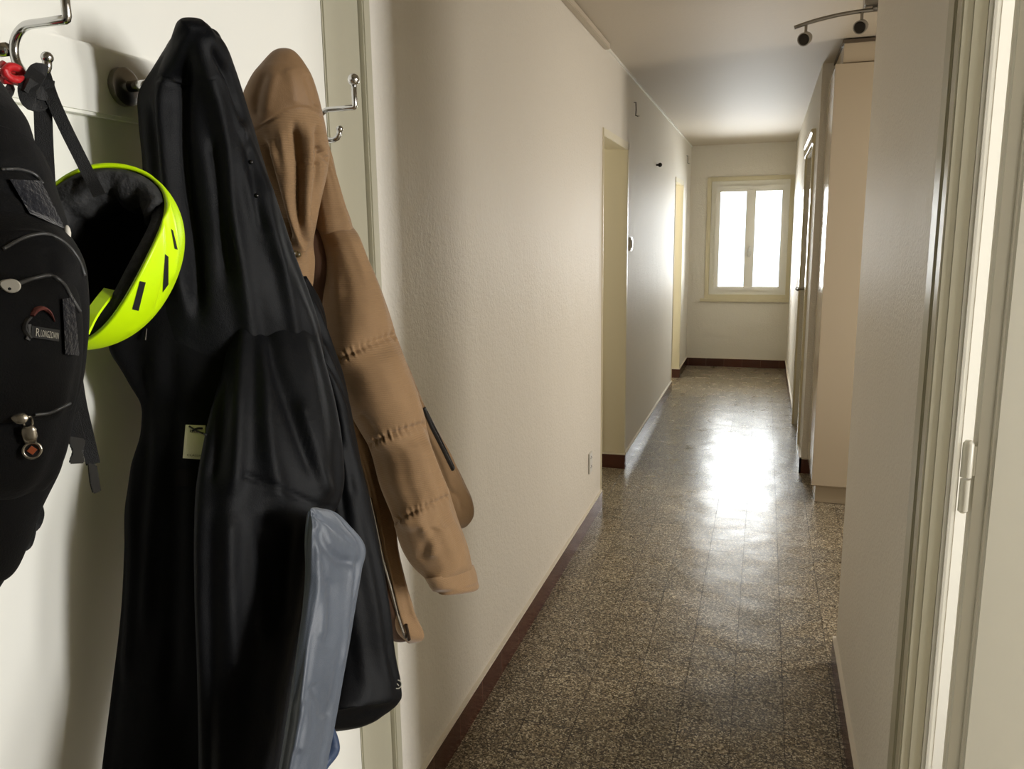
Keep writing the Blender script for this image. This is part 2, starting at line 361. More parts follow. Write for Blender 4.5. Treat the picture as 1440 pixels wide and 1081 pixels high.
def loft(name, secs, mat, parent, nA=96, nL=130, feats=(), p=0.9, xmin=-0.80, ripple=0.0, seed=0, cap=True):
    """closed cloth body through sections: left point, right point (survey pixel + distance of its plane), depth to the front, depth to the back"""
    rows = [np.r_[onx(a[0], a[1], a[2]), onx(a[3], a[4], a[5]), a[6], a[7]] for a in secs]
    R = catmull(rows, nL); Lp, Rp = R[:, :3], R[:, 3:6]; C = (Lp+Rp)/2; W = (Rp-Lp)/2
    ax = np.gradient(C, axis=0); Dv = np.cross(W, ax); Dv /= np.maximum(1e-9, np.linalg.norm(Dv, axis=1))[:, None]
    sgn = np.sign(np.sum(Dv*(CAM-C), axis=1)); Dv *= sgn[:, None]
    th = np.linspace(0, 2*np.pi, nA, endpoint=False); c, s = np.cos(th), np.sin(th)
    c = np.sign(c)*np.abs(c)**p; s = np.sign(s)*np.abs(s)**p
    dep = np.where(s[None, :] > 0, R[:, 6:7], R[:, 7:8])*s[None, :]
    qL, qR = proj(Lp), proj(Rp); ln = np.linalg.norm(qR-qL, axis=1); e = (qR-qL)/ln[:, None]; W0 = W.copy()
    for it in range(4):        # the outline of the rounded section, not only its chord, spans left to right point
        G = C[:, None, :] + W[:, None, :]*c[None, :, None] + Dv[:, None, :]*dep[:, :, None]
        Gc = G.copy(); Gc[..., 0] = np.maximum(Gc[..., 0], xmin)
        t_ = np.sum((proj(Gc)-qL[:, None, :])*e[:, None, :], 2); lo, hi = t_.min(1), t_.max(1)
        k_ = np.clip(ln/np.maximum(1e-6, hi-lo), 0.75, 1.3); C = C + W0*(2*(ln/2-(lo+hi)/2)/ln)[:, None]
        W = W*k_[:, None]
    G = C[:, None, :] + W[:, None, :]*c[None, :, None] + Dv[:, None, :]*dep[:, :, None]
    N = grid_normals(G, C[:, None, :])
    if ripple:
        r_ = np.random.RandomState(seed); tt = np.linspace(0, 1, nL)[:, None]; D = np.zeros((nL, nA))
        for q in range(5):
            k = r_.randint(4, 12); D += np.sin(k*th[None, :] + r_.uniform(-3, 3)*tt*3 + r_.uniform(0, 6))*np.sin(np.pi*(tt*r_.uniform(0.6, 1.8)+r_.uniform()))
        G = G + N*(D*ripple/2.2*np.clip(np.minimum(tt, 1-tt)*9, 0, 1))[:, :, None]
    if feats: G = displace(G, N, feats)
    G[..., 0] = np.maximum(G[..., 0], xmin)
    vs = G.reshape(-1, 3).tolist(); fs = [(i*nA+j, i*nA+(j+1) % nA, (i+1)*nA+(j+1) % nA, (i+1)*nA+j) for i in range(nL-1) for j in range(nA)]
    if cap:
        for i in (0, nL-1):
            k = len(vs); vs.append(G[i].mean(0).tolist()); fs += [(k, i*nA+j, i*nA+(j+1) % nA) for j in range(nA)]
    mb = MB(); mb.add(vs, fs); o = mb.build(name, mat, parent, smooth=True)
    return o

def bvh(*objs):
    vs, fs = [], []
    for o in objs:
        k = len(vs); mw = o.matrix_world
        vs += [mw @ v.co for v in o.data.vertices]; fs += [tuple(i+k for i in p.vertices) for p in o.data.polygons]
    return BVHTree.FromPolygons(vs, fs)
def on_surface(tree, u, v, off=0.0, fallback_x=-0.6):
    d = Vector(ray(u, v)).normalized(); hit = tree.ray_cast(Vector(CAM), d)
    p = hit[0] if hit[0] is not None else Vector(onx(u, v, fallback_x))
    return p - d*off
def surf_line(tree, poly, n=40, off=0.001, fx=-0.6):
    return [on_surface(tree, u, v, off, fx) for u, v in smooth_poly(poly, n)]
def patch(name, tree, quad, mat, parent, off=0.0015, thick=0.001, nu=8, nv=10, fx=-0.6):
    """thin sewn-on piece that follows the cloth under it (quad corners: tl, tr, br, bl)"""
    q = np.asarray(quad, float); vs = []
    for lay in (0, 1):
        for i in range(nv+1):
            for j in range(nu+1):
                a, b = j/nu, i/nv; uv = (q[0]*(1-a)+q[1]*a)*(1-b) + (q[3]*(1-a)+q[2]*a)*b
                vs.append(on_surface(tree, uv[0], uv[1], off+lay*thick, fx))
    m = (nu+1)*(nv+1); fs = []
    for lay in (0, 1):
        fs += [(lay*m+i*(nu+1)+j, lay*m+i*(nu+1)+j+1, lay*m+(i+1)*(nu+1)+j+1, lay*m+(i+1)*(nu+1)+j) for i in range(nv) for j in range(nu)]
    edge = [j for j in range(nu+1)] + [i*(nu+1)+nu for i in range(1, nv+1)] + [nv*(nu+1)+j for j in range(nu-1, -1, -1)] + [i*(nu+1) for i in range(nv-1, 0, -1)]
    fs += [(edge[k], edge[(k+1) % len(edge)], m+edge[(k+1) % len(edge)], m+edge[k]) for k in range(len(edge))]
    mb = MB(); mb.add(vs, fs); return mb.build(name, mat, parent)
def lettering(name, text, tree, quad, mat, parent, off=0.003, fx=-0.6):
    """text laid on a surface inside the quad (tl, tr, br, bl)"""
    cu = bpy.data.curves.new(name, 'FONT'); cu.body = text; cu.size = 1.0; cu.extrude = 0.0; cu.resolution_u = 3
    t = bpy.data.objects.new(name, cu); COL.objects.link(t)
    me = bpy.data.meshes.new_from_object(t.evaluated_get(bpy.context.evaluated_depsgraph_get())); bpy.data.objects.remove(t)
    co = np.array([v.co[:2] for v in me.vertices]); lo, hi = co.min(0), co.max(0); q = np.asarray(quad, float)
    for v_, c_ in zip(me.vertices, co):
        a, b = (c_[0]-lo[0])/(hi[0]-lo[0]), 1-(c_[1]-lo[1])/(hi[1]-lo[1])
        uv = (q[0]*(1-a)+q[1]*a)*(1-b) + (q[3]*(1-a)+q[2]*a)*b
        v_.co = on_surface(tree, uv[0], uv[1], off, fx)
    me.materials.clear(); me.materials.append(mat)
    o = bpy.data.objects.new(name, me); return link(o, parent)

# ================================================================== THE SETTING
XL, XR, CEIL, YE = -0.827, 0.295, 2.46, 9.30
OP1, OP2 = (4.205, 5.0), (7.72, 8.47)          # openings in the left wall
YS0, YS1 = 1.464, 2.79                          # right wall stub (thin partition)
struct(MB().box(-2.2, 4.7, -1.4, 9.5, -0.1, 0).build('floor', MT['floor']))
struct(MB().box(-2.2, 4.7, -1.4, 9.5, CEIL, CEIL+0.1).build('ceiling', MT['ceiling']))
w = MB(); B = XL-0.12
w.box(B, XL, -1.4, 0.50, 0, CEIL); w.box(B, XL, 0.5, 1.52, 2.08, CEIL)
w.box(B, XL, 1.52, OP1[0], 0, CEIL); w.box(B, XL, OP1[0], OP1[1], 2.03, CEIL); w.box(B, XL, OP1[1], OP2[0], 0, CEIL)
w.box(B, XL, OP2[0], OP2[1], 2.01, CEIL); w.box(B, XL, OP2[1], YE, 0, CEIL)
struct(w.build('wall_left', MT['plaster']))
w = MB()
for a, b_ in (OP1, OP2):
    w.box(-2.1, B, b_, b_+0.08, 0, CEIL); w.box(-2.1, B, a-0.08, a, 0, CEIL); w.box(-2.2, -2.1, a-0.08, b_+0.08, 0, CEIL)
struct(w.build('wall_passage', MT['cream']))
# reveals lined with cream paint
for i, (a, b_, zt) in enumerate(((OP1[0], OP1[1], 2.03), (OP2[0], OP2[1], 2.01))):
    t = MB(); t.box(B-0.01, XL-0.001, b_-0.012, b_, 0.0, zt); t.box(B-0.01, XL-0.001, a, a+0.012, 0, zt); t.box(B-0.01, XL-0.001, a, b_, zt-0.012, zt)
    t.box(XL-0.03, XL+0.006, b_-0.020, b_+0.018, 0.0, zt+0.02); t.box(XL-0.03, XL+0.006, a-0.002, a+0.012, 0.0, zt+0.02); t.box(XL-0.03, XL+0.006, a, b_+0.018, zt-0.02, zt+0.02)
    struct(t.build('trim_%d' % (i+1), MT['cream'], bevel=0.003))
# near door leaf with the coats, and its casing
struct(MB().box(XL-0.045, XL+0.002, 0.52, 1.43, 0.01, 2.06).build('door_1', MT['white'], bevel=0.003))
t = MB(); t.box(XL-0.05, XL+0.004, 1.432, 1.575, 0, 2.08); t.box(XL-0.05, XL+0.016, 1.575, 1.606, 0, 2.10); t.box(XL-0.05, XL+0.004, 0.5, 1.44, 2.062, 2.10); t.box(XL-0.05, XL+0.016, 0.40, 0.518, 0, 2.10)
struct(t.build('trim_3', MT['casing'], bevel=0.003))
# end wall with the window opening
def qx(u, v): return ony(u, v, YE)
WX0, WX1, WZ0, WZ1 = -0.630, 0.262, 0.79, 2.10
w = MB(); w.box(XL-0.12, WX0, YE, YE+0.2, 0, CEIL); w.box(WX1, 0.40, YE, YE+0.2, 0, CEIL); w.box(WX0, WX1, YE, YE+0.2, 0, WZ0); w.box(WX0, WX1, YE, YE+0.2, WZ1, CEIL)
struct(w.build('wall_end', MT['plaster']))
# right wall: partition stub, its return, far stretch with a door opening, stretch behind the camera
XF, YF0, D3 = 0.272, 5.17, (5.62, 6.52)
w = MB(); w.box(XR, XR+0.04, YS0+0.02, YS1, 0, CEIL); w.box(XR+0.002, XR+0.05, 0.50, YS0+0.02, 2.06, CEIL); w.box(XR, XR+0.04, -1.4, 0.5, 0, CEIL)
struct(w.build('wall_right', MT['plaster']))
w = MB(); w.box(XR+0.04, 4.6, 2.20, YS1-0.002, 0, CEIL); w.box(4.6, 4.7, -1.4, 2.79, 0, CEIL); w.box(XR, 4.6, -1.5, -1.4, 0, CEIL); w.box(-0.95, XR, -1.5, -1.4, 0, CEIL)
struct(w.build('wall_room', MT['roomwhite']))
w = MB(); w.box(XF, XF+0.12, YF0, D3[0], 0, CEIL); w.box(XF, XF+0.12, D3[1], YE, 0, CEIL); w.box(XF, XF+0.12, D3[0], D3[1], 2.04, CEIL)
w.box(XF+0.12, 2.4, YF0, YF0+0.1, 0, CEIL); w.box(2.3, 2.4, 2.79, YF0, 0, CEIL)
struct(w.build('wall_right_far', MT['plaster']))
struct(MB().box(XF+0.05, XF+0.09, D3[0], D3[1], 0, 2.04).build('door_3', MT['cream'], bevel=0.002))
t = MB()
for y0, y1 in ((D3[0]-0.11, D3[0]-0.02), (D3[1]+0.01, D3[1]+0.10)): t.box(XF-0.014, XF+0.05, y0, y1, 0, 2.12)
t.box(XF-0.022, XF+0.05, D3[0]-0.12, D3[1]+0.11, 2.05, 2.13); t.box(XF-0.03, XF+0.05, D3[0]-0.125, D3[1]+0.115, 2.115, 2.14)
struct(t.build('trim_5', plain('glossy_cream_casing', (222, 212, 182), 0.12), bevel=0.004))
# lever handle of the far door (part of the door)
h = MB(); hp = (XF+0.05, 6.42, 1.08)
h.tube([hp, (XF-0.025, 6.42, 1.08)], 0.010, 12); h.tube([(XF-0.025, 6.43, 1.08), (XF-0.028, 6.31, 1.08)], 0.009, 12); h.ball((XF-0.03, 6.42, 1.08), 0.014)
h.build('door_handle', MT['steel'], bpy.data.objects['door_3'], smooth=True)

# baseboards of brown tiles with a pale grout bead on top
def baseboard(name, runs):
    m = MB(); g = MB()
    for (x0, x1, y0, y1) in runs:
        k = 1 if (y1-y0) > (x1-x0) else 0
        m.box(x0, x1, y0, y1, 0, 0.092, 1-k); g.box(x0-(0 if k else 0.0), x1, y0, y1, 0.092, 0.100)
    b = struct(m.build(name, [MT['basey'], MT['basex']])); g.build('grout_bead', MT['grout'], b)
baseboard('baseboard_left', [(XL, XL+0.012, 1.606, OP1[0]), (XL, XL+0.012, OP1[1], OP2[0]), (XL, XL+0.012, OP2[1], YE),
                             (-2.0, XL+0.012, OP1[1]-0.032, OP1[1]-0.0205), (-2.0, XL+0.012, OP2[1]-0.032, OP2[1]-0.0205)])
baseboard('baseboard_end', [(XL+0.012, XF-0.012, YE-0.012, YE)])
baseboard('baseboard_right', [(XR-0.012, XR, 1.66, YS1+0.01), (XF-0.012, XF, D3[1]+0.10, YE), (XF-0.012, XF, YF0-0.012, D3[0]-0.11), (XF-0.012, XF+0.3, YF0-0.012, YF0)])
# cable trunking and the slim bead where wall meets ceiling
struct(MB().box(XL, XL+0.030, 1.0, 4.24, CEIL-0.028, CEIL).build('trim_6', MT['ceiling'], bevel=0.003))
struct(MB().box(XL, XL+0.010, 4.24, YE, CEIL-0.012, CEIL).build('trim_7', MT['white']))
# casing, jamb post of the near right door
t = MB()
t.box(XR-0.006, XR, 1.585, 1.655, 0, 2.14); t.box(XR-0.014, XR, 1.555, 1.590, 0, 2.14); t.box(XR-0.010, XR, 1.49, 1.555, 0, 2.14); t.box(XR-0.020, XR, YS0, 1.50, 0, 2.14)
t.box(XR-0.014, XR, 0.40, 1.66, 2.06, 2.16)
struct(t.build('trim_8', MT['casing'], bevel=0.004))
t = MB(); t.box(XR-0.006, XR+0.017, YS0-0.002, YS0+0.02, 0, 2.08)
struct(t.build('trim_9', MT['casing'], bevel=0.003))
struct(MB().box(XR+0.0175, XR+0.034, YS0-0.006, YS0+0.022, 0, 2.08).build('trim_10', MT['white'], bevel=0.006, seg=4))
# the open leaf: swung a little past square into the room, with a rebated lip along the hinge side
TH = math.radians(85); Dd = Vector((math.sin(TH), math.cos(TH), 0)); Nn = Vector((-math.cos(TH), math.sin(TH), 0)); Bc = Vector((0.3765, 1.460, 0))
me = MB()
def leafbox(m, a0, a1, n0, n1, z0, z1):
    vs = [Bc + Dd*a + Nn*n + Vector((0, 0, z)) for a in (a0, a1) for n in (n0, n1) for z in (z0, z1)]
    m.add(vs, [(0,1,3,2), (4,6,7,5), (0,4,5,1), (2,3,7,6), (0,2,6,4), (1,5,7,3)])
leafbox(me, 0, 0.80, 0, 0.040, 0.01, 2.04); leafbox(me, -0.0245, 0.02, 0.012, 0.026, 0.01, 2.05)
d2 = struct(me.build('door_2', MT['leaf'], bevel=0.005, seg=3))
for zc in (1.085, 1.93, 0.25):
    hg = MB(); c_ = (0.3415, 1.468)
    hg.tube([(c_[0], c_[1], zc-0.062), (c_[0], c_[1], zc-0.058), (c_[0], c_[1], zc-0.002)], [0.004, 0.008, 0.008], 14)
    hg.tube([(c_[0], c_[1], zc+0.002), (c_[0], c_[1], zc+0.060), (c_[0], c_[1], zc+0.066)], [0.009, 0.009, 0.005], 14)
    hg.box(c_[0], c_[0]+0.014, c_[1]+0.002, c_[1]+0.008, zc+0.004, zc+0.056)
    smooth_sharp(hg.build('hinge', MT['leaf'], d2))

# ---- window_1
win = bpy.data.objects.new('window_1', None); COL.objects.link(win); win.location = (-0.17, YE, 0.79); struct(win); win.matrix_world = Matrix.Translation((-0.17, YE, 0.79))
def frame_box(m, x0, x1, z0, z1, wx, wz, y0, y1):
    m.box(x0, x0+wx, y0, y1, z0, z1); m.box(x1-wx, x1, y0, y1, z0, z1); m.box(x0+wx, x1-wx, y0, y1, z0, z0+wz); m.box(x0+wx, x1-wx, y0, y1, z1-wz, z1)
f = MB(); frame_box(f, WX0-0.012, WX1+0.012, WZ0-0.01, WZ1+0.015, 0.045, 0.045, YE-0.015, YE+0.03); f.box(WX0-0.06, WX1+0.02, YE-0.035, YE, WZ0-0.045, WZ0-0.01)
f.build('casing', MT['wincase'], win, bevel=0.003)
f = MB(); frame_box(f, WX0+0.03, WX1-0.03, WZ0+0.03, WZ1-0.03, 0.055, 0.06, YE+0.005, YE+0.07); f.build('frame', MT['winwhite'], win, bevel=0.004)
gx = [qx(1011.2, 336)[0], qx(1048, 336)[0], qx(1060.4, 336)[0], qx(1097.6, 336)[0]]; gz = [qx(1050, 402.5)[2], qx(1050, 269.3)[2]]
XM = (gx[1]+gx[2])/2
for (x0, x1, a, b_) in ((WX0+0.085, XM, gx[0], gx[1]), (XM, WX1-0.085, gx[2], gx[3])):
    f = MB(); f.box(x0, a, YE-0.024, YE+0.04, WZ0+0.085, WZ1-0.085); f.box(b_, x1, YE-0.024, YE+0.04, WZ0+0.085, WZ1-0.085)
    f.box(a, b_, YE-0.024, YE+0.04, WZ0+0.085, gz[0]); f.box(a, b_, YE-0.024, YE+0.04, gz[1], WZ1-0.085)
    so = f.build('sash', MT['winwhite'], win, bevel=0.003)
    MB().box(a-0.004, b_+0.004, YE+0.012, YE+0.018, gz[0]-0.004, gz[1]+0.004).build('glass', MT['glass'], so)
MB().box(XM-0.016, XM+0.016, YE-0.036, YE-0.024, WZ0+0.09, WZ1-0.09).build('meeting_strip', MT['winwhite'], win, bevel=0.004)
hh = qx(1054, 352)
f = MB(); f.ball((XM, YE-0.042, hh[2]-0.02), 0.055, 20, sq=(0.42, 0.22, 1.0)); f.tube([(XM, YE-0.042, hh[2]), (XM, YE-0.072, hh[2]), (XM+0.004, YE-0.077, hh[2]+0.05)], [0.012, 0.013, 0.010], 12)
f.build('window_handle', MT['plastic'], win, smooth=True)
for z in (1.0, 1.45, 1.88):
    f = MB(); f.tube([(WX0+0.083, YE-0.014, z-0.05), (WX0+0.083, YE-0.014, z+0.05)], 0.009, 10); smooth_sharp(f.build('hinge', MT['winwhite'], win))

# ================================================================== WARDROBE, LAMP, SMALL WALL FITTINGS
wd = thing('wardrobe', 'tall plain cream wardrobe with plinth and top cupboard in the side recess', 'wardrobe', (0.7, 4.86, 0))
MB().box(0.325, 1.10, 4.60, 5.14, 0, 0.112).build('plinth', MT['lam'], wd, bevel=0.002)
MB().box(0.306, 1.12, 4.57, 5.15, 0.112, 2.34).build('body', MT['lam'], wd, bevel=0.002)
MB().box(0.300, 0.92, 4.548, 4.569, 0.112, 2.338).build('door', MT['lam'], wd, bevel=0.002)
tc_ = MB().box(0.337, 1.10, 4.56, 5.12, 2.343, 2.437).build('top_cupboard', MT['lam'], wd, bevel=0.002)
MB().box(0.330, 1.11, 4.552, 5.13, 2.437, 2.452).build('top_strip', MT['lamtop'], wd)

lx, ly = 0.385, 3.72
lamp = thing('ceiling_spotlight', 'brushed steel curved ceiling bar with small spot heads, switched off', 'ceiling lamp', (lx, ly, CEIL))
MB().box(lx-0.045, lx+0.045, ly-0.045, ly+0.045, 2.395, CEIL-0.001).build('canopy', MT['steel'], lamp, bevel=0.004)
a0 = ony(1117, 39, ly); b0 = ony(1232, 18, ly); hw = lx-a0[0]
bar = []
for i in range(33):
    s = -1+2*i/32; bar.append((lx+hw*s, ly, b0[2]+0.012-(b0[2]+0.012-a0[2])*abs(s)**2.2))
m = MB(); m.tube(bar, 0.008, 10, flat=1.0); m.tube([(lx, ly, b0[2]+0.008), (lx, ly, 2.40)], 0.012, 12)
m.build('bar', MT['steel'], lamp, smooth=True)
for s in (-0.85, -0.16, 0.42, 0.9):
    zb = b0[2]+0.012-(b0[2]+0.012-a0[2])*abs(s)**2.2; xs = lx+hw*s
    m = MB(); m.tube([(xs, ly, zb), (xs, ly, zb-0.038)], 0.006, 10)
    ax = Vector((-0.35 if s < 0 else 0.3, -0.85, -0.35)).normalized(); c_ = Vector((xs, ly, zb-0.058))
    m.tube([c_-ax*0.034, c_-ax*0.030, c_-ax*0.01, c_+ax*0.022], [0.008, 0.018, 0.025, 0.027], 20)
    so = smooth_sharp(m.build('spot_head', MT['steel'], lamp))
    m = MB(); m.tube([c_+ax*0.0225, c_+ax*0.026], [0.023, 0.018], 20); smooth_sharp(m.build('lens', MT['darkmetal'], so))

def on_wall(u, v): return onx(u, v, XL)
p = on_wall(886, 343)
sw = thing('light_switch', 'small light switch box beside the first opening of the left wall', 'switch', (XL, p[1], p[2]))
MB().box(XL, XL+0.012, p[1]-0.038, p[1]+0.038, p[2]-0.044, p[2]+0.044).build('plate', MT['plastic'], sw, bevel=0.004)
MB().box(XL+0.012, XL+0.017, p[1]-0.022, p[1]+0.022, p[2]-0.026, p[2]+0.026).build('rocker', MT['greyplastic'], sw, bevel=0.003)
p = on_wall(829, 650)
ol = thing('wall_outlet', 'white wall outlet low on the left wall above the brown base tiles', 'outlet', (XL, p[1], p[2]))
MB().box(XL, XL+0.009, p[1]-0.036, p[1]+0.036, p[2]-0.055, p[2]+0.055).build('plate', MT['plastic'], ol, bevel=0.003)
for dz in (-0.025, 0.025):
    m = MB()
    for dy, dz2 in ((-0.010, 0), (0.010, 0), (0.0, 0.008)): m.tube([(XL+0.009, p[1]+dy, p[2]+dz+dz2), (XL+0.0105, p[1]+dy, p[2]+dz+dz2)], 0.0032, 8)
    m.build('socket', MT['greyplastic'], ol)
p = on_wall(923, 232)
k = thing('peg_hook', 'small dark knob high on the left wall between the two openings', 'hook', tuple(p))
m = MB(); m.tube([(XL, p[1], p[2]), (XL+0.02, p[1], p[2])], 0.007, 10); m.ball((XL+0.028, p[1], p[2]), 0.017, 16); m.build('knob', MT['darkmetal'], k, smooth=True)
for (u0, v0, u1, v1, lb) in ((891.5, 144, 892.5, 166, 'thin hanging wire hook high on the left wall above the light switch'), (965.5, 219, 965.5, 231, 'thin short wire hook high on the left wall above the far opening')):
    a, b_ = on_wall(u0, v0), on_wall(u1, v1); k = thing('wire_hook', lb, 'hook', tuple(a))
    m = MB(); m.tube([(XL, a[1], a[2]), (XL+0.012, a[1], a[2]), (XL+0.014, a[1], (a[2]+b_[2])/2), (XL+0.012, a[1], b_[2]+0.01), (XL+0.030, a[1], b_[2]+0.004)], 0.0032, 8); m.build('wire', MT['darkmetal'], k, smooth=True)
    m = MB(); m.ball((XL+0.032, a[1], b_[2]+0.006), 0.006, 10); m.build('tip', MT['plastic'], k, smooth=True)

# ================================================================== COAT RACK
HY = (0.475, 0.672, 0.880, 1.075, 1.262)
rk = thing('coat_rack', 'cream board with a row of chrome double hooks on the white door', 'coat rack', (XL, 0.95, 1.70))
MB().box(XL+0.003, -0.806, 0.30, 1.392, 1.657, 1.743).build('board', MT['white'], rk, bevel=0.004)
for y in HY:
    zt = 1.732 if y in (0.880, 1.075) else 1.764
    m = MB(); m.tube([(-0.757, y, 1.698), (-0.795, y, 1.698)], 0.007, 12)
    R_ = 0.0046
    path = [(-0.674, y, zt-0.002), (-0.674, y, 1.7225), (-0.675, y, 1.7203), (-0.677, y, 1.7195), (-0.700, y, 1.7192)]
    path += [(-0.722+0.0255*math.cos(a_), y, 1.6935+0.0255*math.sin(a_)) for a_ in np.linspace(math.pi*0.5, math.pi*1.55, 22)] + [(-0.710, y, 1.6715), (-0.7065, y, 1.677), (-0.705, y, 1.685)]
    m.tube(path, R_, 12)
    hk = m.build('hook', MT['chrome'], rk, smooth=True)
    m = MB(); m.ball((-0.674, y, zt), 0.0100, 22); m.build('ball_tip', MT['chrome'], hk, smooth=True)
    m = MB(); m.ball((-0.705, y, 1.686), 0.0060, 16); m.build('small_tip', MT['chrome'], hk, smooth=True)
    m = MB(); m.tube([(-0.8055, y, 1.698), (-0.797, y, 1.698), (-0.793, y, 1.698)], [0.024, 0.024, 0.018], 28); smooth_sharp(m.build('backplate', MT['steel'], hk))

# ================================================================== BLACK HOODED JACKET
jk = thing('hooded_jacket', 'black hooded jacket with a slate blue lower panel hanging beside the helmet', 'jacket', (-0.70, 0.87, 1.77))
lining = loft('lining', [(190,380,-0.74, 350,380,-0.68, .02,.03), (168,440,-0.755, 370,440,-0.66, .02,.03), (152,490,-0.77, 370,500,-0.64, .02,.03), (176,530,-0.765, 360,540,-0.63, .02,.03), (197,565,-0.755, 350,580,-0.63, .02,.03),
    (199,605,-0.75, 340,620,-0.62, .02,.03), (188,655,-0.75, 340,670,-0.62, .02,.03), (177,705,-0.755, 340,720,-0.61, .02,.03), (176,770,-0.755, 340,790,-0.61, .02,.03), (172,860,-0.755, 340,880,-0.60, .02,.03),
    (160,970,-0.755, 340,990,-0.60, .02,.03), (146,1081,-0.755, 340,1090,-0.60, .02,.03), (138,1180,-0.755, 350,1190,-0.60, .02,.03), (140,1200,-0.755, 350,1206,-0.60, .008,.01)],
    MT['lining'], jk, feats=[('f', [(215,480),(222,600),(212,760),(205,900)], 0.006, 10), ('f', [(240,450),(246,700),(238,1000)], -0.007, 12), ('f', [(196,620),(188,700),(186,800),(176,960)], 0.005, 7)], ripple=0.003, seed=3)
hood = loft('hood', [(254,29,-0.665, 287,29,-0.652, .008,.008), (247,38,-0.675, 297,39,-0.648, .016,.02), (240,56,-0.69, 308,58,-0.642, .024,.035), (216,93,-0.735, 327,98,-0.643, .036,.05), (195,128,-0.765, 341,136,-0.645, .045,.07),
    (194,170,-0.77, 356,178,-0.645, .053,.08), (199,225,-0.77, 376,240,-0.635, .056,.08), (203,290,-0.765, 397,305,-0.625, .057,.08), (206,350,-0.76, 416,365,-0.615, .054,.08), (206,400,-0.75, 436,420,-0.605, .050,.08), (214,450,-0.74, 450,462,-0.60, .044,.06), (222,520,-0.73, 458,526,-0.61, .034,.05), (232,600,-0.73, 450,600,-0.63, .018,.03), (240,640,-0.72, 430,640,-0.64, .008,.01)],
    MT['nylon'], jk, nL=190, nA=150, feats=[('f', [(250,62),(238,95),(228,135),(232,220),(246,330),(258,440)], 0.010, 9), ('f', [(264,70),(258,105),(256,150),(262,260),(276,380),(280,450)], -0.013, 10),
    ('f', [(284,70),(292,105),(306,150),(318,230),(330,330),(346,430),(362,560)], 0.009, 12), ('f', [(300,66),(314,96),(326,130),(345,180)], -0.009, 6), ('f', [(312,100),(330,150),(352,210)], 0.005, 5), ('f', [(206,130),(214,200),(216,300),(220,400)], -0.009, 10),
    ('s', [(226,112),(243,116),(262,124)], -0.004, 3), ('f', [(345,180),(360,260),(372,330)], -0.006, 8), ('f', [(300,190),(312,300),(322,400)], -0.008, 9), ('f', [(366,240),(385,320),(402,400),(425,520)], 0.006, 9)], ripple=0.002, seed=1)
sleeve = loft('sleeve', [(408,392,-0.66, 424,398,-0.63, .012,.02), (412,430,-0.66, 450,440,-0.61, .025,.03), (420,500,-0.65, 470,500,-0.60, .035,.04), (432,560,-0.64, 490,560,-0.59, .04,.05), (440,620,-0.63, 502,622,-0.575, .045,.05),
    (448,700,-0.62, 521,702,-0.56, .045,.05), (452,780,-0.61, 538,785,-0.545, .045,.05), (456,850,-0.60, 549,852,-0.535, .045,.05), (456,920,-0.595, 556,918,-0.53, .045,.05), (450,965,-0.59, 563,962,-0.525, .045,.05),
    (440,1000,-0.585, 562,985,-0.525, .042,.05), (438,1014,-0.585, 546,1004,-0.525, .03,.04), (452,1016,-0.58, 528,1010,-0.53, .012,.015)],
    MT['nylon'], jk, feats=[('f', [(440,450),(458,540),(472,640),(490,760)], -0.007, 8), ('f', [(425,480),(446,600),(466,690)], 0.006, 9), ('f', [(480,700),(490,800),(492,900)], 0.005, 14), ('f', [(470,590),(490,640),(500,700)], -0.005, 7)], ripple=0.0025, seed=5)
panel = loft('front_panel', [(340,300,-0.70, 392,306,-0.645, .006,.02), (340,350,-0.69, 410,360,-0.630, .010,.02), (336,400,-0.680, 428,408,-0.616, .014,.03), (328,450,-0.668, 443,455,-0.602, .022,.03), (314,505,-0.658, 457,510,-0.587, .033,.04), (298,560,-0.65, 472,570,-0.57, .040,.04), (286,620,-0.645, 482,635,-0.555, .045,.04),
    (276,680,-0.64, 482,688,-0.555, .045,.04), (272,740,-0.63, 460,745,-0.565, .040,.04), (272,830,-0.625, 442,835,-0.565, .034,.04), (275,940,-0.62, 420,945,-0.565, .030,.04), (279,1081,-0.615, 397,1085,-0.56, .030,.04), (284,1180,-0.61, 385,1186,-0.56, .030,.04), (288,1204,-0.61, 380,1208,-0.56, .012,.015)],
    MT['nylon'], jk, nL=190, nA=150, feats=[('s', [(332,374),(344,388),(353,400),(340,420),(326,436)], -0.003, 3), ('f', [(353,400),(366,384),(377,372)], -0.003, 3), ('f', [(362,410),(384,500),(420,600),(452,680)], -0.010, 12), ('f', [(345,440),(336,540),(332,640),(326,700)], 0.009, 13), ('f', [(372,450),(372,540),(380,640),(400,720)], 0.007, 12),
    ('f', [(312,520),(308,600),(296,680)], -0.006, 10), ('s', [(345,668),(400,690),(440,708),(480,720)], -0.004, 3.5), ('f', [(370,720),(376,800),(372,900)], -0.007, 14), ('f', [(320,720),(322,840),(330,960)], 0.008, 16), ('f', [(408,720),(398,800),(392,880)], 0.006, 12), ('f', [(420,560),(440,630),(466,700)], 0.006, 8)], ripple=0.003, seed=9)
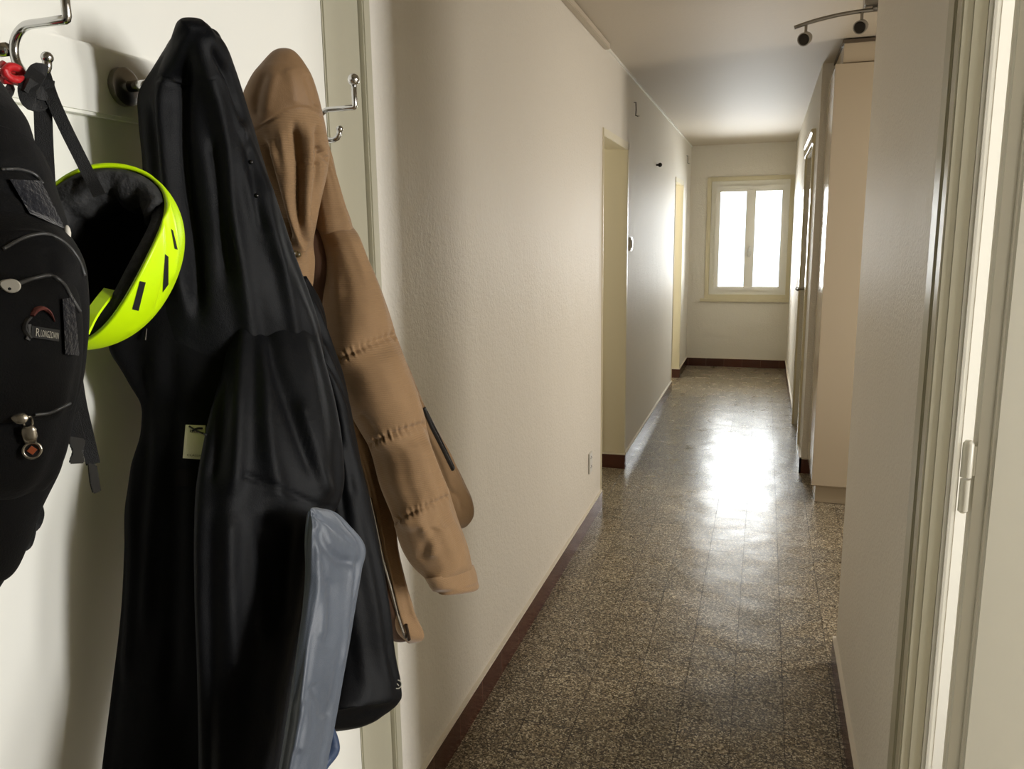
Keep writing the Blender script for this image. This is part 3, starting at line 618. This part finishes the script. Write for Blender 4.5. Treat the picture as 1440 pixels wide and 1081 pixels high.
slate = loft('side_panel', [(434,716,-0.507, 448,716,-0.518, 0.003,0.004), (433,722,-0.507, 470,722,-0.513, 0.005,0.005), (432,740,-0.505, 494,746,-0.503, 0.008,0.009), (430,765,-0.502, 513,770,-0.493, 0.010,0.011), (430,800,-0.502, 509,800,-0.493, 0.011,0.011), (426,850,-0.497, 500,850,-0.493, 0.011,0.011),
    (420,900,-0.492, 491,900,-0.488, 0.011,0.011), (414,950,-0.487, 481,950,-0.488, 0.011,0.011), (406,1010,-0.482, 470,1010,-0.488, 0.011,0.011), (394,1081,-0.482, 457,1081,-0.483, 0.011,0.011), (380,1170,-0.482, 440,1170,-0.483, 0.011,0.011), (378,1190,-0.482, 436,1190,-0.483, 0.004,0.003)],
    MT['slate'], jk, nL=170, nA=120, p=0.6, feats=[('s', [(440,724),(456,732),(478,750),(498,766)], -0.0025, 2.5), ('f', [(444,742),(462,772),(484,790),(498,790)], -0.005, 7), ('f', [(495,792),(490,850),(480,940)], 0.0035, 4), ('f', [(503,782),(500,820),(494,870)], -0.003, 3), ('f', [(440,790),(450,840),(452,900)], 0.004, 10), ('f', [(464,810),(468,860),(460,920)], -0.004, 9),
    ('f', [(440,960),(452,985),(458,1010)], -0.004, 9), ('f', [(422,985),(428,1020),(420,1060)], 0.004, 9)], ripple=0.0018, seed=2)
slate['label'] = 'slate blue panel'
navyh = loft('inner_hem', [(448,1012,-0.60, 462,1018,-0.56, .004,.006), (444,1022,-0.60, 470,1030,-0.56, .008,.01), (438,1044,-0.60, 478,1053,-0.555, .012,.012), (428,1072,-0.60, 462,1076,-0.555, .012,.012), (410,1120,-0.60, 440,1120,-0.555, .012,.012)], MT['navy'], jk, nA=40, nL=40)
navyh['label'] = 'navy blue inner hem'
tree = bvh(lining)
lab = patch('care_label', tree, [(261,597), (289,598), (286,646), (257,644)], MT['tagwhite'], jk, off=0.003)
lab['label'] = 'cream sewn label'
lt = bvh(lab)
m = MB()
for pl in ([(266,599),(274,604),(290,611)], [(270,606),(278,602),(285,602)]): m.tube(surf_line(lt, pl, 10, 0.0012), 0.0012, 6)
m.build('label_emblem', MT['ink'], lab)
lettering('label_print', 'REEB', lt, [(267,604), (278,605), (278,609), (267,608)], MT['ink'], lab, 0.0012)
lettering('label_print', 'CLASSIC', lt, [(263,638), (285,639.5), (285,642), (263,641)], MT['ink'], lab, 0.0012)
pt = patch('size_patch', tree, [(247,660), (276,660), (276,684), (246,683)], plain('dark_brown_patch', (15, 11, 11), 0.9, spec=0.1), jk, off=0.003)
tree = bvh(hood)
m = MB()
for (u, v) in ((353, 228), (361, 275)):
    m = MB(); c_ = on_surface(tree, u, v, 0.001); m.ball(c_, 0.003, 12); m.build('toggle', MT['blackplastic'], jk, smooth=True)
tree = bvh(sleeve)
c_ = on_surface(tree, 559, 962, 0.001); m = MB(); n_ = Vector(CAM) - c_; n_.normalize(); e1 = n_.orthogonal().normalized(); e2 = n_.cross(e1)
m.tube([c_ + e1*(0.006*math.cos(t_)) + e2*(0.006*math.sin(t_)) for t_ in np.linspace(0, 2*math.pi, 24)], 0.0009, 6, cap=False); m.tube([c_-e2*0.003, c_+e2*0.003], 0.0008, 6)
m.build('sleeve_logo', MT['silver'], jk)
# zip pull hanging inside the neck
m = MB(); tree = bvh(lining, hood); q0 = on_surface(tree, 206, 462, 0.004); q1 = on_surface(tree, 204, 478, 0.006); q2 = on_surface(tree, 208, 503, 0.006)
m.tube([q0, q1], [0.0010, 0.0014], 8); m.build('zip_pull', MT['darkmetal'], jk)

# ================================================================== TAN PUFFER JACKET
pj = thing('puffer_jacket', 'tan quilted puffer jacket hanging by its hood behind the black jacket', 'jacket', (-0.69, 1.07, 1.77))
inner = loft('inner_lining', [(418,300,-0.73, 452,298,-0.70, .012,.02), (424,360,-0.72, 462,360,-0.68, .015,.03), (440,430,-0.71, 470,430,-0.67, .015,.03), (452,520,-0.70, 486,540,-0.66, .015,.03), (470,620,-0.69, 504,640,-0.645, .015,.03),
    (500,730,-0.68, 530,735,-0.63, .015,.03), (526,830,-0.67, 556,835,-0.62, .015,.03), (548,892,-0.66, 578,896,-0.615, .015,.02)], MT['brownlining'], pj, nA=48, nL=90)
inner['label'] = 'dark brown inside of the jacket'
hl = loft('hood', [(388,78,-0.700, 411,77,-0.683, .012,.010), (375,86,-0.709, 423,86,-0.669, .026,.022), (358,101,-0.720, 434,101,-0.660, .038,.035), (346,121,-0.728, 443,119,-0.655, .047,.045), (341,142,-0.734, 450,139,-0.655, .053,.05), (346,163,-0.738, 455,159,-0.658, .054,.055), (354,185,-0.740, 459,182,-0.662, .053,.06), (363,215,-0.74, 463,212,-0.665, .052,.06), (376,255,-0.73, 460,250,-0.67, .05,.06), (390,300,-0.72, 448,300,-0.67, .045,.055), (406,345,-0.71, 439,348,-0.67, .034,.04), (418,385,-0.70, 436,388,-0.67, .018,.02), (427,425,-0.69, 434,427,-0.67, .006,.006)],
    [MT['tan'], MT['tansmooth']], pj, nL=260, nA=170, feats=[('f', [(370,196),(385,250),(402,310),(418,370)], -0.012, 6), ('f', [(379,196),(396,250),(410,310),(424,370)], 0.009, 7), ('f', [(394,182),(404,240),(414,300),(426,360)], 0.006, 6), ('f', [(414,172),(418,230),(418,290),(424,350)], -0.011, 5.5), ('f', [(432,172),(434,230),(430,290),(430,350)], 0.009, 7), ('f', [(447,176),(448,220),(446,260),(438,310)], -0.008, 5),
    ('s', [(420,230),(432,229),(447,229)], -0.003, 2.5), ('f', [(354,170),(364,210),(382,260),(402,330)], 0.006, 6), ('f', [(452,212),(458,222),(463,224)], -0.006, 4), ('f', [(449,206),(456,214)], -0.006, 3),
    ('s', [(356,186),(366,179),(383,167),(402,157),(424,152),(440,155),(454,163)], -0.003, 2.2), ('f', [(372,100),(362,130),(357,170)], -0.004, 7), ('f', [(430,104),(440,130),(448,152)], -0.004, 5), ('f', [(405,95),(412,120),(414,148)], 0.003, 9), ('f', [(388,100),(380,130),(376,160)], 0.002, 7)], ripple=0.0008, seed=4)
arc_ = smooth_poly([(300,230),(340,200),(356,186),(366,179),(383,167),(402,157),(424,152),(440,155),(454,163),(480,175)], 60)
cen = proj(np.array([p.center[:] for p in hl.data.polygons]))
hl.data.polygons.foreach_set('material_index', [int(v < np.interp(u, arc_[:, 0], arc_[:, 1])) for u, v in cen])
sh = loft('shoulder', [(448,190,-0.705, 460,196,-0.685, .004,.006), (446,215,-0.705, 467,218,-0.675, .010,.010), (444,250,-0.70, 477,256,-0.665, .020,.020), (442,290,-0.70, 487,292,-0.66, .030,.03), (442,318,-0.70, 497,321,-0.655, .036,.035), (446,328,-0.70, 498,330,-0.655, .03,.03)], MT['tan'], pj, nL=70, ripple=0.001)
slv = loft('sleeve', [(444,318,-0.695, 496,322,-0.66, .020,.03), (446,340,-0.69, 506,340,-0.65, .040,.045), (449,380,-0.68, 522,382,-0.64, .050,.05), (453,430,-0.665, 540,430,-0.625, .054,.05), (459,480,-0.65, 553,462,-0.61, .048,.05), (465,509,-0.64, 558,474,-0.605, .038,.045), (474,530,-0.63, 567,500,-0.597, .050,.05), (490,575,-0.615, 584,545,-0.585, .054,.05), (510,612,-0.60, 595,582,-0.575, .046,.05), (519,628,-0.595, 598,598,-0.57, .038,.045),
    (526,645,-0.588, 604,622,-0.565, .048,.05), (538,690,-0.575, 619,662,-0.555, .052,.05), (551,722,-0.56, 630,690,-0.548, .046,.05), (555,735,-0.555, 633,700,-0.545, .038,.045), (560,755,-0.55, 643,730,-0.54, .047,.05), (574,788,-0.54, 655,765,-0.53, .047,.05), (594,812,-0.528, 661,788,-0.522, .036,.04), (601,819,-0.525, 664,797,-0.52, .026,.03)],
    MT['tan'], pj, nL=260, nA=150, p=0.85, feats=[('p', [(455,515),(480,503),(506,490),(530,480),(562,468)], -0.0045, 3.5, 9), ('p', [(508,634),(535,617),(560,608),(604,594)], -0.0045, 3.5, 9), ('p', [(545,742),(575,722),(605,710),(640,694)], -0.004, 3, 8), ('f', [(470,340),(478,380),(474,420)], 0.003, 10), ('f', [(505,580),(518,595),(528,612)], -0.003, 5), ('f', [(612,740),(600,770),(590,790)], -0.004, 8), ('f', [(590,742),(604,760),(606,785)], 0.003, 8)], ripple=0.0009, seed=8)
cuff = loft('cuff', [(598,815,-0.527, 665,792,-0.52, .026,.03), (602,822,-0.524, 668,800,-0.518, .028,.03), (608,832,-0.52, 671,814,-0.516, .028,.03), (614,836,-0.518, 671,824,-0.515, .027,.03), (618,837,-0.518, 668,828,-0.515, .018,.02)], MT['tan'], slv, nA=72, nL=40)
rs = loft('sleeve', [(545,490,-0.735, 563,490,-0.715, .012,.02), (562,540,-0.73, 588,545,-0.70, .025,.03), (575,590,-0.72, 608,590,-0.69, .03,.03), (595,640,-0.71, 634,636,-0.675, .032,.03), (612,680,-0.70, 654,678,-0.66, .03,.03), (622,710,-0.69, 665,702,-0.655, .03,.03), (634,732,-0.685, 664,718,-0.655, .025,.025), (645,740,-0.682, 659,733,-0.66, .012,.012)], MT['tan'], pj, nL=100, nA=80, ripple=0.002, seed=12, feats=[('f', [(630,690),(645,700),(650,720)], -0.005, 4)])
edge = loft('front_placket', [(462,520,-0.655, 492,520,-0.64, .008,.008), (480,565,-0.65, 508,568,-0.635, .008,.008), (498,625,-0.645, 528,625,-0.628, .009,.008), (514,680,-0.64, 545,680,-0.622, .009,.008), (524,730,-0.637, 556,730,-0.619, .010,.008), (533,770,-0.635, 560,771,-0.617, .010,.008), (543,810,-0.63, 569,811,-0.612, .010,.008), (555,860,-0.628, 583,858,-0.608, .010,.008), (568,900,-0.626, 593,898,-0.606, .010,.008), (573,903,-0.626, 590,901,-0.606, .004,.004)], MT['tan'], pj, nA=60, nL=120, p=0.7, ripple=0.0015)
tree = bvh(edge, inner)
m = MB(); zl = surf_line(tree, [(521,700),(531,745),(540,790),(551,830),(560,865),(570,896)], 60, 0.0015); m.tube(zl, 0.0028, 8); zo = m.build('zipper', MT['zipper'], pj, smooth=True)
m = MB()
for i, q in enumerate(surf_line(tree, [(521,700),(531,745),(540,790),(551,830),(560,865),(570,896)], 110, 0.0036)): m.ball(q, 0.0017, 6)
m.build('zip_teeth', MT['nickel'], zo)
m = MB(); a = on_surface(tree, 571, 878, 0.004); b_ = on_surface(tree, 575, 899, 0.005); m.tube([a, b_], [0.003, 0.004], 8); m.build('zip_slider', MT['zipper'], zo)
tree = bvh(rs)
m = MB(); m.tube(surf_line(tree, [(596,573),(608,602),(622,630),(637,660)], 30, 0.001, -0.69), 0.0045, 8); m.tube(surf_line(tree, [(600,578),(612,602),(626,630),(639,658)], 30, 0.003, -0.69), 0.0022, 8)
pz = m.build('pocket_zip', MT['zipblack'], rs, smooth=True)
m = MB(); c_ = on_surface(tree, 637, 657, 0.005); m.ball(c_, 0.007, 10, sq=(.6,.6,1)); m.build('zip_slider', MT['zipblack'], pz, smooth=True)
tree = bvh(hl)
m = MB(); c_ = on_surface(tree, 411, 356, 0.004, -0.67); m.ball(c_, 0.008, 14, sq=(1,1,.7)); m.ball(c_+Vector((0.006,0.006,-0.002)), 0.005, 12); m.build('cord_toggle', MT['olive'], pj, smooth=True)
# ================================================================== CYCLE HELMET
hm_c = onx(122, 354, -0.672)
cr, cu_, cf = RC[:, 0], RC[:, 1], ray(126, 358); cf = cf/np.linalg.norm(cf)
rr = np.cross(cf, np.array([0, 0, 1.0])); rr /= np.linalg.norm(rr); uu = np.cross(rr, cf)
TL_ = math.radians(34); side = rr*math.cos(TL_) - uu*math.sin(TL_); long_ = rr*math.sin(TL_) + uu*math.cos(TL_)
tau = math.radians(36)
e3 = side*math.sin(tau) + cf*math.cos(tau); e1 = long_; e2 = np.cross(e3, e1)      # e3: from opening to crown
hel = thing('bike_helmet', 'neon yellow bike helmet with black inside hanging from its straps', 'helmet', tuple(hm_c))
def dome(A, Bq, H, rim, nph=220, nt=90, zoff=0.0):
    ph = np.linspace(0, 2*np.pi, nph, endpoint=False); t = np.linspace(0, 1, nt)
    pp, tt = np.meshgrid(ph, t)
    z0 = rim(pp); ang = tt*np.pi/2; ca = np.cos(ang)**0.85; sa = np.sin(ang)
    zz = z0*(1-tt)**1.5 + H*sa; xx = A*ca*np.cos(pp); yy = Bq*ca*np.sin(pp)
    return hm_c + xx[..., None]*e1 + yy[..., None]*e2 + (zz+zoff)[..., None]*e3
rimf = lambda ph: 0.010*np.cos(2*ph) + 0.006*np.sin(3*ph+0.6)
G = dome(0.105, 0.075, 0.119, rimf); C0 = hm_c + 0.03*e3
N = G - C0; N /= np.linalg.norm(N, axis=2)[:, :, None]
Q = proj(G.reshape(-1, 3)).reshape(G.shape[0], G.shape[1], 2)
ridge = [('f', [(216,244),(232,300),(236,350),(228,410),(214,452)], -0.0025, 3), ('f', [(226,262),(242,310),(247,350),(240,400)], 0.003, 4), ('f', [(222,440),(205,455),(180,472)], 0.002, 5)]
G2 = displace(G, N, ridge)
nt, nph = G.shape[:2]; vs = G2.reshape(-1, 3).tolist()
fs = [(i*nph+j, i*nph+(j+1) % nph, (i+1)*nph+(j+1) % nph, (i+1)*nph+j) for i in range(nt-1) for j in range(nph)]
mi = [0]*((nt-1)*nph)
# rolled edge and inner skin
Gi = dome(0.101, 0.071, 0.113, rimf); k0 = len(vs); vs += Gi.reshape(-1, 3).tolist()
fs += [(k0+i*nph+j, k0+(i+1)*nph+j, k0+(i+1)*nph+(j+1) % nph, k0+i*nph+(j+1) % nph) for i in range(nt-1) for j in range(nph)]; mi += [0]*((nt-1)*nph)
fs += [(j, k0+j, k0+(j+1) % nph, (j+1) % nph) for j in range(nph)]; mi += [0]*nph
mb = MB(); mb.v = vs; mb.f = fs; mb.fm = mi
shell = mb.build('shell', [MT['neon'], MT['blackin']], hel, smooth=True)
tree = bvh(shell)
for q in ([(197,395), (205,397), (195,437), (186,435)], [(232,357), (237,361), (237,400), (229,411)], [(241,322), (243.5,324), (250,351), (246,350)]):
    patch('vent', tree, q, MT['blackin'], hel, off=0.0004, thick=0.0006, nu=4, nv=12)
# black liner shell inside
Gl = dome(0.099, 0.069, 0.109, rimf, nph=96, nt=40, zoff=0.003); Gk = dome(0.084, 0.055, 0.092, rimf, nph=96, nt=40, zoff=0.004); a, b_ = Gl.shape[:2]
Gk[:3] = Gk[:3]
vs = Gl.reshape(-1, 3).tolist(); k0 = len(vs); vs += Gk.reshape(-1, 3).tolist()
fs = [(i*b_+j, i*b_+(j+1) % b_, (i+1)*b_+(j+1) % b_, (i+1)*b_+j) for i in range(a-1) for j in range(b_)] + [(k0+i*b_+j, k0+(i+1)*b_+j, k0+(i+1)*b_+(j+1) % b_, k0+i*b_+(j+1) % b_) for i in range(a-1) for j in range(b_)] + [(j, k0+j, k0+(j+1) % b_, (j+1) % b_) for j in range(b_)]
mi = [0]*((a-1)*b_) + [0 if i < 6 else 1 for i in range(a-1) for j in range(b_)] + [0]*b_
mb = MB(); mb.v = vs; mb.f = fs; mb.fm = mi; lin_ = mb.build('foam_liner', [MT['foam'], MT['blackin']], hel, smooth=True)
# comfort pad with a scalloped edge along the crown side
ph = np.linspace(-2.4, 0.55, 60); pv = []
for ring, (f_, zz) in enumerate(((1.0, 0.002), (0.93, -0.003), (0.80, 0.006), (0.72, 0.022), (0.74, 0.045))):
    for q in ph:
        sc = f_ + (0.035*math.sin(q*9)+0.02*math.sin(q*15+1) if ring >= 2 else 0)
        pv.append(hm_c + e1*(0.097*sc*math.cos(q)) + e2*(0.068*sc*math.sin(q)) + e3*(zz+rimf(np.array(q))*(1-ring*0.2)))
n_ = len(ph); fs = [(r*n_+j, r*n_+j+1, (r+1)*n_+j+1, (r+1)*n_+j) for r in range(4) for j in range(n_-1)]
mb = MB(); mb.add(pv, fs); pad = mb.build('comfort_pad', MT['foam'], hel, smooth=True)
pm = pad.modifiers.new('thickness', 'SOLIDIFY'); pm.thickness = 0.006; pm.offset = 0
# straps from the hook to the helmet
hook_tip = np.array([-0.712, 0.672, 1.678])
fr = Vector((0.7, -0.7, 0.1))
def strap(name, pxs, x0, x1, wd_, parent, mat=MT['webbing']):
    pts = [onx(u, v, x0+(x1-x0)*i/(len(pxs)-1)) for i, (u, v) in enumerate(pxs)]
    m = MB(); m.ribbon(catmull(pts, 24), wd_, 0.0016, fr); return m.build(name, mat, parent)
strap('strap', [(57,112), (60,150), (62,200), (65,255), (68,300)], -0.706, -0.70, 0.0165, hel)
strap('strap', [(62,104), (72,135), (92,180), (112,220), (130,256), (140,275)], -0.706, -0.66, 0.0125, hel)
m = MB(); kc = onx(52, 134, -0.708)
m.ribbon(catmull([onx(u, v, -0.704) for u, v in ((64,104), (56,100), (47,112), (38,128), (42,142), (56,144), (66,130))], 30), 0.016, 0.004, fr)
m.ribbon(catmull([onx(u, v, -0.702) for u, v in ((36,118), (48,126), (62,132), (66,112))], 20), 0.014, 0.004, fr)
m.build('strap_knot', MT['webbing'], hel)
# yellow edge of the inner rim low in the opening
m = MB(); m.ribbon(catmull([onx(u, v, -0.640) for u, v in ((116,468), (128,444), (142,424), (155,408))], 20), 0.013, 0.003, Vector(-e3)); m.build('inner_band', MT['neon'], hel)

# red cord lanyard on the same hook
ly_ = thing('key_lanyard', 'red and grey cord lanyard looped over the hook above the helmet', 'lanyard', tuple(onx(22, 105, -0.70)))
m = MB(); 
for pl, x_ in (([(2,90),(16,99),(30,108),(40,118)], -0.725), ([(4,112),(16,113),(30,117),(38,124)], -0.715), ([(4,104),(14,94),(26,97),(34,108)], -0.72), ([(6,96),(10,106),(22,112),(34,112)], -0.71)): m.tube(catmull([onx(u, v, x_) for u, v in pl], 20), 0.0042, 8)
m.build('cord', MT['red'], ly_, smooth=True)
m = MB(); m.tube(catmull([onx(u, v, -0.715) for u, v in ((31,124),(34,114),(42,109),(50,113))], 16), 0.0016, 8); m.build('wire_clip', MT['nickel'], ly_, smooth=True)

# ================================================================== BACKPACK
bp = thing('backpack', 'black backpack with grey zips and round logo hanging left of the helmet', 'backpack', tuple(onx(20, 400, -0.62)))
body = loft('body', [(-150,150,-0.70, 10,156,-0.66, .03,.05), (-230,180,-0.70, 21,176,-0.65, .07,.08), (-270,215,-0.70, 45,208,-0.64, .09,.10), (-290,270,-0.70, 62,255,-0.63, .10,.10), (-300,320,-0.69, 84,310,-0.61, .10,.10), (-300,380,-0.68, 104,372,-0.595, .10,.10), (-300,450,-0.68, 110,450,-0.59, .10,.10),
    (-300,530,-0.68, 108,530,-0.59, .10,.10), (-290,590,-0.68, 100,590,-0.59, .10,.10), (-270,650,-0.68, 84,650,-0.59, .09,.10), (-250,710,-0.68, 50,712,-0.60, .08,.09), (-230,770,-0.69, 22,776,-0.62, .07,.08), (-210,830,-0.69, -10,826,-0.63, .05,.05), (-180,860,-0.69, -60,862,-0.65, .02,.02)],
    MT['canvas'], bp, nA=120, nL=170, p=0.8, feats=[('f', [(0,235),(30,236),(58,250)], -0.004, 5), ('f', [(0,262),(30,275),(60,300),(92,325)], -0.004, 8)], ripple=0.003, seed=21)
pk1 = loft('front_pocket', [(-200,322,-0.62, 70,322,-0.57, .02,.03), (-230,345,-0.61, 96,348,-0.56, .045,.05), (-240,385,-0.60, 120,388,-0.55, .06,.06), (-240,430,-0.595, 124,432,-0.545, .065,.06), (-240,490,-0.595, 118,490,-0.545, .065,.06), (-235,550,-0.60, 109,550,-0.55, .06,.06), (-225,600,-0.60, 96,602,-0.555, .055,.06), (-210,650,-0.61, 76,654,-0.565, .045,.05), (-190,690,-0.62, 52,694,-0.575, .02,.03)],
    MT['canvas'], bp, nA=110, nL=140, p=0.8, feats=[('f', [(10,330),(46,328),(84,345),(112,380)], 0.003, 4), ('f', [(62,350),(70,370),(72,390)], -0.003, 8)], ripple=0.002, seed=22)
pk2 = loft('small_pocket', [(-160,388,-0.565, 84,384,-0.53, .015,.02), (-180,410,-0.56, 104,408,-0.525, .032,.035), (-190,450,-0.555, 115,452,-0.52, .042,.04), (-190,500,-0.555, 113,505,-0.52, .044,.04), (-185,545,-0.56, 104,550,-0.525, .036,.04), (-170,575,-0.57, 92,578,-0.535, .015,.02)],
    MT['canvas'], bp, nA=110, nL=110, p=0.8, ripple=0.0015, seed=23)
tree = bvh(pk2, pk1, body)
m = MB(); m.tube(surf_line(tree, [(22,400),(48,391),(74,388),(88,398),(100,418),(112,438)], 40, 0.001, -0.52), 0.0016, 8); pip = m.build('pocket_piping', MT['piping'], bp, smooth=True)
for pl in ([(4,350),(40,332),(66,329),(92,342),(112,368),(119,388)], [(2,238),(28,238),(50,246),(60,258)], [(48,583),(70,580),(88,572),(98,567)]):
    m = MB(); m.tube(surf_line(tree, pl, 40, 0.001, -0.56), 0.0014, 8); m.build('zip_piping', MT['piping'], bp, smooth=True)
fl = patch('fleece_patch', tree, [(14,252), (58,254), (92,322), (42,300)], MT['fleece'], bp, off=0.002, thick=0.003, nu=14, nv=14)
fl2 = patch('fleece_patch', tree, [(88,420), (104,418), (112,500), (92,498)], MT['fleece'], bp, off=0.002, thick=0.002, nu=10, nv=14)
# zip pull: pale teardrop at the top zip
def teardrop(m, c, n, r):
    n = Vector(n).normalized(); e = Vector((0, 0, 1)); b = n.cross(e).normalized(); e = b.cross(n).normalized()
    ring = []
    for t_ in np.linspace(0, 2*math.pi, 28, endpoint=False):
        k = r*(1+0.35*max(0, math.cos(t_-0.4))**6); ring.append((k*math.cos(t_), k*math.sin(t_)*0.85))
    vs = []
    for (sc, of) in ((1.0, -0.0025), (1.0, 0.0015), (0.85, 0.003)): vs += [c + b*(x*sc) + e*(y*sc) + n*of for x, y in ring]
    k = 28; fs = [(i*k+j, i*k+(j+1) % k, (i+1)*k+(j+1) % k, (i+1)*k+j) for i in range(2) for j in range(k)] + [tuple(range(k-1, -1, -1)), tuple(range(2*k, 3*k))]
    m.add(vs, fs)
c_ = on_surface(tree, 16, 402, 0.004); n_ = Vector(CAM)-c_
m = MB(); teardrop(m, c_, n_, 0.0058); zp = m.build('zip_pull', MT['palegrey'], bp); zp['label'] = 'pale rubber zip pull'
m = MB(); cc = c_ + n_.normalized()*0.0035 + Vector((-0.002, 0.0, -0.002)); m.ball(cc, 0.0016, 10); m.build('eyelet', MT['blackin'], zp, smooth=True)
c_ = on_surface(tree, 95, 327, 0.003); m = MB(); m.ball(c_, 0.0052, 12, sq=(.5, .5, 1.2)); m.build('zip_pull', MT['palegrey'], bp, smooth=True)
# embroidered round logo
m = MB(); m.tube(surf_line(tree, [(45,444),(50,436),(58,433),(67,437),(73,444),(77,452)], 30, 0.001), [0.0010+0.0034*math.sin(math.pi*min(1, (i+4)/32)) for i in range(30)], 8, flat=0.35); lg = m.build('logo_arc', MT['logored'], bp)
m = MB(); m.tube(surf_line(tree, [(42,446),(36,453),(34,462),(38,470),(42,476)], 24, 0.001), 0.0026, 8, flat=0.35); m.tube(surf_line(tree, [(41,456),(43,466),(39,478)], 16, 0.001), 0.0018, 8, flat=0.4); m.build('logo_curl', MT['logogrey'], bp)
bn = patch('logo_banner', tree, [(45,458), (84,464), (83,480), (44,474)], plain('charcoal_cloth', (30, 30, 29), 0.7), bp, off=0.0015)
bt = bvh(bn)
lettering('logo_letters', 'LONGZOWN', bt, [(58,463.5), (83,468), (82,477), (57,473)], MT['silver'], bn, 0.0012)
lettering('logo_letters', 'R', bt, [(51,461), (56.5,462), (56,473.5), (50.5,472.5)], MT['silver'], bn, 0.0012)
# padlock style zip charm
c_ = on_surface(tree, 30, 590, 0.005); n_ = (Vector(CAM)-c_).normalized(); b1 = n_.cross(Vector((0,0,1))).normalized() * -1; u1 = Vector((0,0,1))
def P2(u, v, off=0.007): return on_surface(tree, u, v, off)
m = MB(); teardrop(m, P2(29, 588, 0.004), n_, 0.0050); m.tube(catmull([P2(34,598), P2(33,590), P2(39,586), P2(45,590), P2(45,600)], 20), 0.0010, 8)
m.tube([P2(38,599), P2(40,606), P2(42,614), P2(43,622)], [0.0040, 0.0052, 0.0052, 0.0042], 14, flat=0.45, nrm=n_)
ch = m.build('zip_charm', MT['nickel'], bp, smooth=True); ch['label'] = 'metal zip charm'
c_ = P2(45, 633, 0.007); m = MB(); ring = [c_ + b1*(0.0058*math.cos(t_)) + u1*(0.0058*math.sin(t_)) for t_ in np.linspace(0, 2*math.pi, 30)]
m.tube(ring, 0.0012, 8, cap=False); m.build('charm_ring', MT['nickel'], ch, smooth=True)
m = MB(); m.tube([c_-n_*0.002, c_], [0.0052, 0.0052], 24); m.build('charm_back', MT['blackin'], ch)
m = MB(); m.tube([c_, c_+n_*0.0008], [0.0036, 0.0033], 4); m.build('charm_face', MT['amber'], ch)
# compression strap, side release buckle, tri-glide
tree2 = bvh(body, pk1, pk2)
m = MB(); m.ribbon(catmull([onx(u, v, x) for u, v, x in ((104,520,-0.58), (112,570,-0.585), (119,600,-0.59), (126,630,-0.592), (131,652,-0.592))], 20), 0.012, 0.002, fr); m.ribbon(catmull([onx(u, v, x) for u, v, x in ((98,580,-0.585), (104,606,-0.588), (108,618,-0.59))], 12), 0.014, 0.002, fr); m.build('side_strap', MT['webbing'], bp)
def px_shape(m, poly, x, t):
    a = [Vector(onx(u, v, x)) for u, v in poly]; k = len(a); n = (Vector(CAM)-a[0]).normalized(); vs = a + [q+n*t for q in a]
    m.add(vs, [tuple(range(k-1, -1, -1)), tuple(range(k, 2*k))] + [(j, (j+1) % k, k+(j+1) % k, k+j) for j in range(k)])
m = MB(); px_shape(m, [(97,613), (120,617), (119,628), (116,634), (118,642), (119,651), (97,652), (97,646), (101,638), (101,632), (97,626)], -0.59, 0.008); m.build('buckle', MT['blackplastic'], bp, bevel=0.0012)
m = MB(); px_shape(m, [(123,651), (136,653), (139,670), (142,691), (130,694), (126,680), (124,664)], -0.592, 0.008); m.build('buckle', MT['blackplastic'], bp, bevel=0.0012)
m = MB(); m.ribbon(catmull([onx(u, v, -0.60) for u, v in ((8,705), (22,700), (38,704), (50,712), (53,726), (48,738), (34,744), (24,748))], 40), 0.010, 0.004, fr)
m.ribbon(catmull([onx(u, v, -0.60) for u, v in ((12,735), (18,752), (26,768), (36,766), (42,750), (43,736))], 36), 0.009, 0.004, fr)
m.build('bottom_strap', MT['webbing'], bp)
m = MB(); m.tube(catmull([onx(u, v, x) for u, v, x in ((-60,160,-0.70), (-40,120,-0.72), (-6,104,-0.73), (8,112,-0.73), (4,140,-0.70), (-8,160,-0.68))], 30), 0.005, 8, flat=0.5); m.build('haul_loop', MT['webbing'], bp, smooth=True)
